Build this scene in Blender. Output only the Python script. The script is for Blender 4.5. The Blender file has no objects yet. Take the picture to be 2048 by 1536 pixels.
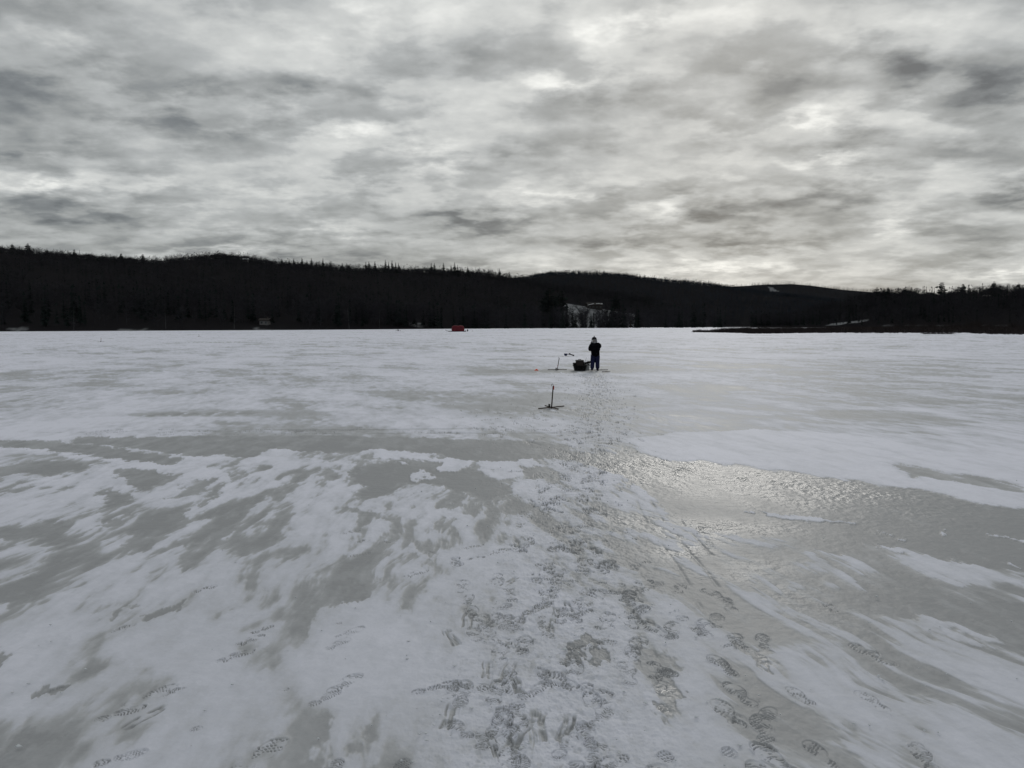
import bpy, math, random
import numpy as np
from mathutils import Vector, Matrix

S = bpy.context.scene
COL = S.collection
random.seed(11)
RAD = math.radians

# ------------------------------------------------------------------ camera
CAM_H = 1.7
FPX = 1658.0                       # focal length in pixels of the 2048 px wide photograph
PITCH, ROLL = 4.0, -0.245
cam_d = bpy.data.cameras.new('camera')
cam = bpy.data.objects.new('camera', cam_d); COL.objects.link(cam); S.camera = cam
cam_d.sensor_width = 36.0; cam_d.lens = 36.0 * FPX / 2048.0
cam_d.clip_start = 0.05; cam_d.clip_end = 20000
CM = Matrix.Translation((0, 0, CAM_H)) @ Matrix.Rotation(RAD(90 - PITCH), 4, 'X') @ Matrix.Rotation(RAD(ROLL), 4, 'Z')
cam.matrix_world = CM
CR = np.array(CM.to_3x3())

# ------------------------------------------------------------------ sky and sun
SUN_AZ, SUN_EL = 14.0, 19.0        # degrees right of +Y, above the horizon
w = bpy.data.worlds.new('World'); S.world = w; w.use_nodes = True
N, L = w.node_tree.nodes, w.node_tree.links
N.clear()
def nd(t, **k):
    n = N.new(t)
    for a, b in k.items(): setattr(n, a, b)
    return n
def mth(op, a, b=None, c=None, clamp=False):
    n = nd('ShaderNodeMath', operation=op); n.use_clamp = clamp
    for i, v in enumerate((a, b, c)):
        if v is None: continue
        if isinstance(v, (int, float)): n.inputs[i].default_value = v
        else: L.new(v, n.inputs[i])
    return n.outputs[0]
def vm(op, a, b=None, out=0):
    n = nd('ShaderNodeVectorMath', operation=op)
    for i, v in enumerate((a, b)):
        if v is None: continue
        if isinstance(v, tuple): n.inputs[i].default_value = v
        else: L.new(v, n.inputs[i])
    return n.outputs[out]
tc = nd('ShaderNodeTexCoord').outputs['Generated']
sep = nd('ShaderNodeSeparateXYZ'); L.new(tc, sep.inputs[0])
X, Y, Z = sep.outputs
zc = mth('ADD', mth('MAXIMUM', Z, 0.0), 0.19)
cmb = nd('ShaderNodeCombineXYZ')
L.new(mth('DIVIDE', X, zc), cmb.inputs[0]); L.new(mth('DIVIDE', Y, zc), cmb.inputs[1])
P = cmb.outputs[0]                                   # cloud deck seen in perspective
def noise(vec, scale, detail, rough, off=(0, 0, 0), stretch=(1, 1, 1), dist=0.0):
    m = nd('ShaderNodeMapping'); L.new(vec, m.inputs[0])
    m.inputs['Location'].default_value = off; m.inputs['Scale'].default_value = stretch
    n = nd('ShaderNodeTexNoise'); L.new(m.outputs[0], n.inputs['Vector'])
    n.inputs['Scale'].default_value = scale; n.inputs['Detail'].default_value = detail
    n.inputs['Roughness'].default_value = rough; n.inputs['Distortion'].default_value = dist
    return n
nA = noise(P, 1.6, 2, 0.5, (3.1, 7.7, 0), (0.8, 1, 1), 0.0)
nB = noise(P, 5.6, 7, 0.56, (9.1, 2.3, 0), (0.75, .80, 1), 0.0)
nC = noise(P, 15.0, 4, 0.55, (1.1, 5.3, 0), (0.8, .8, 1), 0.0)
nD = noise(P, 3.0, 3, 0.5, (5.5, 1.3, 0), (0.7, .85, 1), 0.0)
# cloud banks placed by their bearing: tangent of azimuth and of elevation, in 1/1658 units
yc = mth('MAXIMUM', Y, 0.12)
U = mth('MULTIPLY_ADD', mth('DIVIDE', X, yc), 1658.0, 1024.0)
V = mth('MULTIPLY_ADD', mth('DIVIDE', Z, yc), -1658.0, 652.0)
uv = nd('ShaderNodeCombineXYZ'); L.new(U, uv.inputs[0]); L.new(V, uv.inputs[1])
wsub = vm('SUBTRACT', nB.outputs['Color'], (0.5, 0.5, 0.5))
warp = vm('ADD', vm('MULTIPLY', wsub, (230.0, 110.0, 0.0)), vm('MULTIPLY', vm('SUBTRACT', nC.outputs['Color'], (0.5, 0.5, 0.5)), (110.0, 50.0, 0.0)))
UV = vm('ADD', uv.outputs[0], warp)
BANKS = [  # u, v, half-width, half-height, lightness change
    (10, 235, 120, 60, -.30), (600, 182, 75, 26, -.34), (470, 190, 80, 22, -.20), (745, 200, 60, 20, -.17), (400, 260, 130, 30, -.17),
    (190, 434, 190, 20, -.26), (140, 395, 160, 14, -.14), (1790, 152, 70, 40, -.50), (1590, 185, 140, 36, -.27),
    (1975, 190, 70, 44, -.42), (1230, 225, 150, 34, -.16), (1700, 288, 70, 20, -.18), (1870, 312, 100, 22, -.26),
    (1455, 425, 150, 26, -.34), (1665, 402, 90, 17, -.26), (960, 445, 130, 17, -.32), (690, 515, 180, 26, -.15),
    (1500, 487, 120, 14, -.22), (1940, 480, 110, 26, -.16), (2035, 400, 50, 22, -.25), (1390, 376, 60, 14, -.14),
    (880, 545, 380, 16, -.13), (1040, 335, 90, 26, -.12), (140, 40, 150, 40, -.12), (140, 300, 90, 16, -.18), (1240, 485, 70, 10, -.15),
    (2000, 20, 150, 30, -.16), (900, 120, 170, 40, -.08), (1350, 110, 90, 20, -.10), (1200, 392, 70, 10, -.14),
    (600, 480, 700, 45, -.09), (1330, 45, 250, 26, .08), (1190, 60, 60, 50, .12), (1720, 80, 170, 24, .08), (350, 385, 240, 16, .10), (80, 370, 110, 14, .17),
    (850, 330, 90, 22, .16), (1640, 330, 60, 16, .20), (1320, 430, 55, 26, .24), (1450, 545, 170, 13, .12), (1980, 548, 120, 11, .13),
    (760, 60, 220, 40, .08), (1780, 455, 40, 20, .18), (1100, 170, 80, 20, .13), (160, 90, 110, 16, .14), (640, 450, 90, 14, .12),
    (700, 270, 90, 14, .12), (1120, 400, 110, 12, .14), (450, 505, 170, 8, .14), (1750, 360, 120, 12, .14), (1600, 250, 90, 12, .12)]
acc = None
for (u, v, a, b, k) in BANKS:
    d = vm('MULTIPLY', vm('SUBTRACT', UV, (u, v, 0)), (1 / a, 1 / b, 0))
    e = mth('EXPONENT', mth('MULTIPLY', vm('DOT_PRODUCT', d, d, 1), -1.0)); k = k * 1.45
    acc = mth('MULTIPLY', e, k) if acc is None else mth('MULTIPLY_ADD', e, k, acc)
front = mth('MULTIPLY', acc, mth('GREATER_THAN', Y, 0.12))
# the veiled sun brightens the deck around it
sd = (math.sin(RAD(9)) * math.cos(RAD(32)), math.cos(RAD(9)) * math.cos(RAD(32)), math.sin(RAD(32)))
nrm = vm('NORMALIZE', tc)
sdot = mth('MAXIMUM', vm('DOT_PRODUCT', nrm, sd, 1), 0.0)
glow = mth('MULTIPLY', mth('POWER', sdot, 8.0), 0.15)
def smooth(x, lo, hi):
    n = nd('ShaderNodeMapRange'); n.interpolation_type = 'SMOOTHSTEP'; L.new(x, n.inputs[0])
    n.inputs[1].default_value = lo; n.inputs[2].default_value = hi; return n.outputs[0]
t = mth('MULTIPLY_ADD', mth('SUBTRACT', nA.outputs['Fac'], 0.5), 0.6, 0.64)
puff = mth('MULTIPLY', smooth(nB.outputs['Fac'], .44, .60), mth('MULTIPLY_ADD', smooth(nD.outputs['Fac'], .35, .62), .75, .25))
t = mth('MULTIPLY_ADD', puff, -0.22, t)
t = mth('MULTIPLY_ADD', mth('SUBTRACT', nB.outputs['Fac'], 0.5), -0.35, t)
t = mth('MULTIPLY_ADD', mth('SUBTRACT', nD.outputs['Fac'], 0.5), -0.30, t)
t = mth('MULTIPLY_ADD', mth('SUBTRACT', nC.outputs['Fac'], 0.5), 0.34, t)
t = mth('ADD', mth('ADD', t, front), glow)
ramp = nd('ShaderNodeValToRGB'); L.new(t, ramp.inputs[0])
def lin(c): return tuple((x / 255 / 12.92 if x / 255 <= .04045 else ((x / 255 + .055) / 1.055) ** 2.4) for x in c) + (1.0,)
stops = [(0.0, (98, 102, 105)), (0.22, (126, 130, 132)), (0.42, (154, 157, 157)), (0.62, (179, 182, 182)), (0.82, (210, 212, 210)), (1.0, (246, 247, 243))]
el = ramp.color_ramp.elements
el[0].position, el[0].color = stops[0][0], lin(stops[0][1])
el[1].position, el[1].color = 1.0, lin(stops[-1][1])
for p_, c_ in stops[1:-1]:
    e = el.new(p_); e.color = lin(c_)
sky = nd('ShaderNodeTexSky', sky_type='NISHITA'); sky.sun_disc = False
sky.sun_elevation = RAD(SUN_EL); sky.sun_rotation = RAD(SUN_AZ)
SKY_STRENGTH = 0.1
cl = nd('ShaderNodeVectorMath', operation='SCALE'); L.new(ramp.outputs[0], cl.inputs[0]); cl.inputs['Scale'].default_value = 1 / SKY_STRENGTH
mix = nd('ShaderNodeMix', data_type='RGBA'); mix.inputs['Factor'].default_value = 0.97
L.new(sky.outputs[0], mix.inputs[6]); L.new(cl.outputs[0], mix.inputs[7])
bg = nd('ShaderNodeBackground'); bg.inputs['Strength'].default_value = SKY_STRENGTH
L.new(mix.outputs[2], bg.inputs[0])
wo = nd('ShaderNodeOutputWorld'); L.new(bg.outputs[0], wo.inputs[0])
w.cycles.sampling_method = 'MANUAL'; w.cycles.sample_map_resolution = 512

sl = bpy.data.lights.new('sun', 'SUN'); sl.energy = 0.5; sl.angle = RAD(10); sl.color = (1.0, 0.96, 0.9)
so = bpy.data.objects.new('sun', sl); COL.objects.link(so)
so.rotation_euler = Vector((math.sin(RAD(SUN_AZ)) * math.cos(RAD(SUN_EL)), math.cos(RAD(SUN_AZ)) * math.cos(RAD(SUN_EL)), math.sin(RAD(SUN_EL)))).to_track_quat('Z', 'Y').to_euler()

S.view_settings.view_transform = 'Standard'; S.view_settings.look = 'None'
S.view_settings.exposure = 0.0; S.view_settings.gamma = 1.0
S.render.engine = 'CYCLES'
S.cycles.max_bounces = 5; S.cycles.diffuse_bounces = 3

# ------------------------------------------------------------------ helpers
def ray(px, py):
    d = CR @ np.array([(px - 1024) / FPX, (768 - py) / FPX, -1.0])
    return d
def at(px, py, z=0.0):
    """point of the plane at height z seen at that pixel of the photograph"""
    d = ray(px, py); k = (z - CAM_H) / d[2]
    return np.array([d[0] * k, d[1] * k, z])
def at_d(px, py, dist):
    d = ray(px, py); k = dist / d[1]
    return np.array([d[0] * k, dist, CAM_H + d[2] * k])
def tag(o, label=None, cat=None, group=None, kind=None):
    if label: o['label'] = label
    if cat: o['category'] = cat
    if group: o['group'] = group
    if kind: o['kind'] = kind
    return o
def empty(name, loc, rz=0):
    o = bpy.data.objects.new(name, None); COL.objects.link(o); o.empty_display_size = .2
    o.location = loc; o.rotation_euler = (0, 0, rz); return o
def np_mesh(name, v, f, mat, parent=None, smooth=False, attrs=None):
    """v (n,3); f (m,3) or (m,4) index array"""
    me = bpy.data.meshes.new(name)
    v = np.asarray(v, dtype=np.float32); f = np.asarray(f, dtype=np.int32)
    me.vertices.add(len(v)); me.vertices.foreach_set('co', v.ravel())
    m, k = f.shape
    me.loops.add(m * k); me.loops.foreach_set('vertex_index', f.ravel())
    me.polygons.add(m); me.polygons.foreach_set('loop_start', np.arange(m, dtype=np.int32) * k)
    me.polygons.foreach_set('loop_total', np.full(m, k, dtype=np.int32))
    if smooth: me.polygons.foreach_set('use_smooth', np.ones(m, dtype=bool))
    me.update(calc_edges=True)
    if attrs:
        for n_, a_ in attrs.items():
            at_ = me.attributes.new(n_, 'FLOAT', 'POINT'); at_.data.foreach_set('value', np.asarray(a_, dtype=np.float32))
    me.materials.append(mat)
    o = bpy.data.objects.new(name, me); COL.objects.link(o)
    if parent: o.parent = parent
    return o

class MB:
    """collects simple shapes into one mesh"""
    def __init__(s): s.v, s.f = [], []
    def add(s, v, f):
        b = len(s.v); s.v += [tuple(map(float, p)) for p in v]; s.f += [tuple(b + i for i in q) for q in f]
    def box(s, c, size, M=None, taper=1.0):
        x, y, z = size[0] / 2, size[1] / 2, size[2] / 2
        vs = [Vector((sx * x * (taper if sz > 0 else 1), sy * y * (taper if sz > 0 else 1), sz * z)) for sz in (-1, 1) for sy in (-1, 1) for sx in (-1, 1)]
        if M is not None: vs = [M @ p for p in vs]
        vs = [p + Vector(c) for p in vs]
        s.add(vs, [(0, 2, 3, 1), (4, 5, 7, 6), (0, 1, 5, 4), (2, 6, 7, 3), (0, 4, 6, 2), (1, 3, 7, 5)])
    def tube(s, pts, radii, n=8, flat=1.0, cap=True):
        pts = [Vector(p) for p in pts]
        if isinstance(radii, (int, float)): radii = [radii] * len(pts)
        b = len(s.v); ref = None
        for i, p in enumerate(pts):
            d = (pts[min(i + 1, len(pts) - 1)] - pts[max(i - 1, 0)]).normalized()
            if ref is None: ref = Vector((1, 0, 0)) if abs(d.x) < .8 else Vector((0, 1, 0))
            a = (ref - d * ref.dot(d)).normalized(); c = d.cross(a); ref = a
            for k in range(n):
                t_ = 2 * math.pi * k / n
                s.v.append(tuple(p + a * math.cos(t_) * radii[i] + c * math.sin(t_) * radii[i] * flat))
        for i in range(len(pts) - 1):
            for k in range(n):
                q = b + i * n; s.f.append((q + k, q + (k + 1) % n, q + n + (k + 1) % n, q + n + k))
        if cap:
            s.f.append(tuple(b + k for k in reversed(range(n)))); e = b + (len(pts) - 1) * n
            s.f.append(tuple(e + k for k in range(n)))
    def lathe(s, prof, c=(0, 0, 0), n=16, sx=1, sy=1):
        b = len(s.v)
        for r, z in prof:
            for k in range(n):
                t_ = 2 * math.pi * k / n; s.v.append((c[0] + r * sx * math.cos(t_), c[1] + r * sy * math.sin(t_), c[2] + z))
        for i in range(len(prof) - 1):
            for k in range(n):
                q = b + i * n; s.f.append((q + k, q + (k + 1) % n, q + n + (k + 1) % n, q + n + k))
        s.f.append(tuple(b + k for k in reversed(range(n)))); e = b + (len(prof) - 1) * n
        s.f.append(tuple(e + k for k in range(n)))
    def build(s, name, mat, parent=None, smooth=False, bevel=0):
        me = bpy.data.meshes.new(name); me.from_pydata(s.v, [], s.f); me.update()
        me.materials.append(mat)
        if smooth: me.polygons.foreach_set('use_smooth', [True] * len(me.polygons))
        o = bpy.data.objects.new(name, me); COL.objects.link(o)
        if parent: o.parent = parent
        if bevel:
            m = o.modifiers.new('bevel', 'BEVEL'); m.width = bevel; m.segments = 2
        return o

def copy_tree(o, parent=None):
    c = o.copy(); COL.objects.link(c); c.parent = parent
    for ch in list(o.children): copy_tree(ch, c)
    return c

# ------------------------------------------------------------------ materials
def mat(name, col, rough=.7, var=.25, scale=6.0, metal=0.0, bump=0.0, bscale=30.0, spec=.4):
    m = bpy.data.materials.new(name); m.use_nodes = True
    nt = m.node_tree; b = nt.nodes['Principled BSDF']
    b.inputs['Roughness'].default_value = rough; b.inputs['Metallic'].default_value = metal
    b.inputs['Specular IOR Level'].default_value = spec
    tcn = nt.nodes.new('ShaderNodeTexCoord')
    n = nt.nodes.new('ShaderNodeTexNoise'); n.inputs['Scale'].default_value = scale; n.inputs['Detail'].default_value = 5
    nt.links.new(tcn.outputs['Object'], n.inputs['Vector'])
    r = nt.nodes.new('ShaderNodeValToRGB'); nt.links.new(n.outputs['Fac'], r.inputs[0])
    r.color_ramp.elements[0].position = .3; r.color_ramp.elements[1].position = .7
    r.color_ramp.elements[0].color = tuple(c * (1 - var) for c in col) + (1,)
    r.color_ramp.elements[1].color = tuple(min(1, c * (1 + var)) for c in col) + (1,)
    nt.links.new(r.outputs[0], b.inputs['Base Color'])
    if bump:
        n2 = nt.nodes.new('ShaderNodeTexNoise'); n2.inputs['Scale'].default_value = bscale
        nt.links.new(tcn.outputs['Object'], n2.inputs['Vector'])
        bp = nt.nodes.new('ShaderNodeBump'); bp.inputs['Strength'].default_value = bump; bp.inputs['Distance'].default_value = .01
        nt.links.new(n2.outputs['Fac'], bp.inputs['Height']); nt.links.new(bp.outputs[0], b.inputs['Normal'])
    return m
M = dict(
    conifer=mat('conifer_needles', (.013, .018, .017), .9, .35, .12, spec=0),
    pine=mat('pine_needles', (.016, .021, .020), .9, .3, .3, spec=0),
    hardwood=mat('bare_twigs', (.026, .026, .030), .9, .3, .06, spec=0),
    hazy_wood=mat('hazy_far_wood', (.021, .026, .034), .9, .3, .02, spec=0),  # blue cast of distance haze put into the wood colour
    bark=mat('bark', (.05, .04, .033), .9, .3, 3, spec=0),
    birch=mat('birch_bark', (.055, .055, .055), .8, .35, 2, spec=.2),
    shrub=mat('shrub_twigs', (.027, .023, .023), .9, .35, .3, spec=0),
    snow=mat('roof_snow', (.74, .77, .80), .8, .06, 2),
    bank=mat('bank_snow', (.62, .65, .68), .85, .1, .3),
    siding=mat('dark_siding', (.014, .010, .009), .8, .2, 1),
    siding_pale=mat('pale_siding', (.10, .10, .10), .8, .1, 1),
    glass=mat('window_glass', (.03, .035, .04), .15, .1, 1, spec=.5),
    wood=mat('weathered_wood', (.045, .034, .027), .75, .35, 20, bump=.3, bscale=60),
    wire=mat('black_wire', (.015, .015, .016), .4, .1, 10),
    flag=mat('orange_flag', (.75, .06, .04), .7, .15, 20),
    orange=mat('orange_cloth', (.95, .16, .07), .7, .15, 20),
    jacket=mat('black_jacket', (.003, .003, .005), .95, .3, 14, spec=.05, bump=.4, bscale=25),
    trousers=mat('navy_trousers', (.003, .006, .038), .9, .25, 12, bump=.4, bscale=25),
    boot=mat('dark_boots', (.012, .013, .03), .7, .3, 14),
    hat=mat('black_knit', (.006, .006, .008), .95, .3, 40),
    band=mat('grey_knit', (.22, .23, .24), .95, .2, 40),
    scarf=mat('grey_scarf', (.20, .205, .22), .95, .7, 22, bump=.5, bscale=40),
    skin=mat('skin', (.55, .33, .25), .55, .08, 12),
    glove=mat('black_glove', (.015, .015, .017), .8, .2, 20),
    plastic=mat('black_plastic', (.006, .006, .007), .7, .2, 8, bump=.1, spec=.15),
    crate=mat('brown_crate', (.013, .0075, .007), .7, .3, 8),
    crate_lid=mat('crate_lid', (.012, .010, .010), .6, .2, 8),
    bucket=mat('pale_bucket', (.36, .37, .38), .5, .1, 5),
    steel=mat('steel', (.10, .10, .11), .45, .1, 5, metal=.6),
    blue=mat('blue_plastic', (.006, .012, .06), .45, .2, 8),
    tent=mat('red_fabric', (.085, .003, .009), .8, .25, 1.2, bump=.2, bscale=4),
    tent_dark=mat('tent_skirt', (.02, .012, .014), .9, .2, 2),
    hull=mat('far_dark', (.008, .008, .010), .9, .2, 2, spec=0),
)

# ------------------------------------------------------------------ numpy noise
_rng = np.random.default_rng(5)
_T = _rng.random((512, 512)).astype(np.float32)
def vnoise(x, y, seed=0):
    x = x + seed * 37.31; y = y + seed * 91.7
    xi = np.floor(x); yi = np.floor(y); fx = (x - xi).astype(np.float32); fy = (y - yi).astype(np.float32)
    xi = xi.astype(np.int64) & 511; yi = yi.astype(np.int64) & 511
    x1 = (xi + 1) & 511; y1 = (yi + 1) & 511
    fx = fx * fx * fx * (fx * (fx * 6 - 15) + 10); fy = fy * fy * fy * (fy * (fy * 6 - 15) + 10)
    a = _T[xi, yi]; b = _T[x1, yi]; c = _T[xi, y1]; d = _T[x1, y1]
    return ((a * (1 - fx) + b * fx) * (1 - fy) + (c * (1 - fx) + d * fx) * fy) * 2 - 1
def fbm(x, y, octv=4, seed=0, gain=.5):
    s = 0; a = 1; tot = 0
    for o in range(octv):
        c, sn = math.cos(o * 1.1), math.sin(o * 1.1)
        s = s + a * vnoise((x * c - y * sn) * 2 ** o if o else x, (x * sn + y * c) * 2 ** o if o else y, seed + o * 3.7)
        tot += a * a; a *= gain
    return s / math.sqrt(tot) * .9
def sstep(a, b, x):
    t_ = np.clip((x - a) / (b - a), 0, 1); return t_ * t_ * (3 - 2 * t_)

# ------------------------------------------------------------------ the frozen lake (one sheet, finer near the viewer)
core = np.radians(np.linspace(-35, 35, 2040))
out = np.radians(35 + np.cumsum(np.linspace(.06, 3.2, 90))); out = out[out < math.pi - .02]
ang = np.concatenate([-out[::-1], core, out])
ypix = np.concatenate([np.arange(1548, 700, -1.0)])
dd = CAM_H / np.tan(np.arctan((ypix - 768) / FPX) + RAD(PITCH))
near = np.linspace(.25, dd[0], 26)[:-1]
far = np.concatenate([np.geomspace(dd[-1], 1200, 90)[1:], [1800, 2800, 4500, 8000]])
rad_ = np.concatenate([near, dd, far])
A, R = np.meshgrid(ang, rad_)
gx = (R * np.sin(A)).astype(np.float32); gy = (R * np.cos(A)).astype(np.float32)
nr, na = R.shape

def aniso(x, y, az, sa, sc, octv, seed, gain=.5):
    """streaks along the wind: az degrees, sa metres long, sc metres wide"""
    s_, c_ = math.sin(RAD(az)), math.cos(RAD(az))
    return fbm((x * c_ - y * s_) / sc, (x * s_ + y * c_) / sa, octv, seed, gain)
wx = fbm(gx * .7, gy * .7, 3, 21) * .15; wy = fbm(gx * .7, gy * .7, 3, 22) * .3
px_, py_ = gx + wx, gy + wy
n_l = .75 * aniso(px_, py_, 2, 1.3, .27, 5, 1, .62) + .55 * aniso(px_, py_, 4, .7, .11, 4, 3, .65); n_r = .75 * aniso(px_, py_, -19, 1.7, .28, 5, 2, .62) + .55 * aniso(px_, py_, -20, .8, .11, 4, 6, .65)
bl = sstep(-.8, 1.2, gx)
n1 = n_l * (1 - bl) + n_r * bl
n2 = aniso(gx, gy, -10, .35, .12, 3, 4)
n3 = aniso(gx + .25 * wx, gy + .25 * wy, -8, 1.3, .09, 4, 14, .6)
nbig = aniso(px_, py_, -55, 6.0, 3.2, 4, 7)
nfar = .6 * aniso(px_, py_, -12, 3.6, 1.25, 5, 9, .62) + .35 * aniso(px_, py_, -30, 5, 1.6, 5, 10, .62) + .3 * aniso(px_, py_, -68, 2.6, .75, 4, 19, .6)
nhuge = fbm(gx / 30, gy / 14, 4, 31)
dist = R.astype(np.float32)
farw = sstep(9, 15, dist)
soft_ = fbm(px_ * 1.1, py_ * .75, 4, 61, .45)
closew = sstep(6.2, 4.2, dist) * sstep(1.3, .6, gx)
fore_ = (1 - closew) * (-.04 + .66 * n1 + .26 * n2 + .16 * n3) + closew * (.13 + .66 * soft_ + .24 * n1 + .12 * n2)
F = (1 - farw) * fore_ + farw * (.28 + .78 * nfar + .26 * nbig + .18 * n2 * sstep(60, 20, dist) + .2 * nhuge)
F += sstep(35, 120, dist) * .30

R1, R2, R3, R4, R5, R6 = (0, 840), (650, 840), (1348, 840), (0, 1150), (650, 1150), (1348, 1150)
ZS = 2048 / 700
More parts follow.
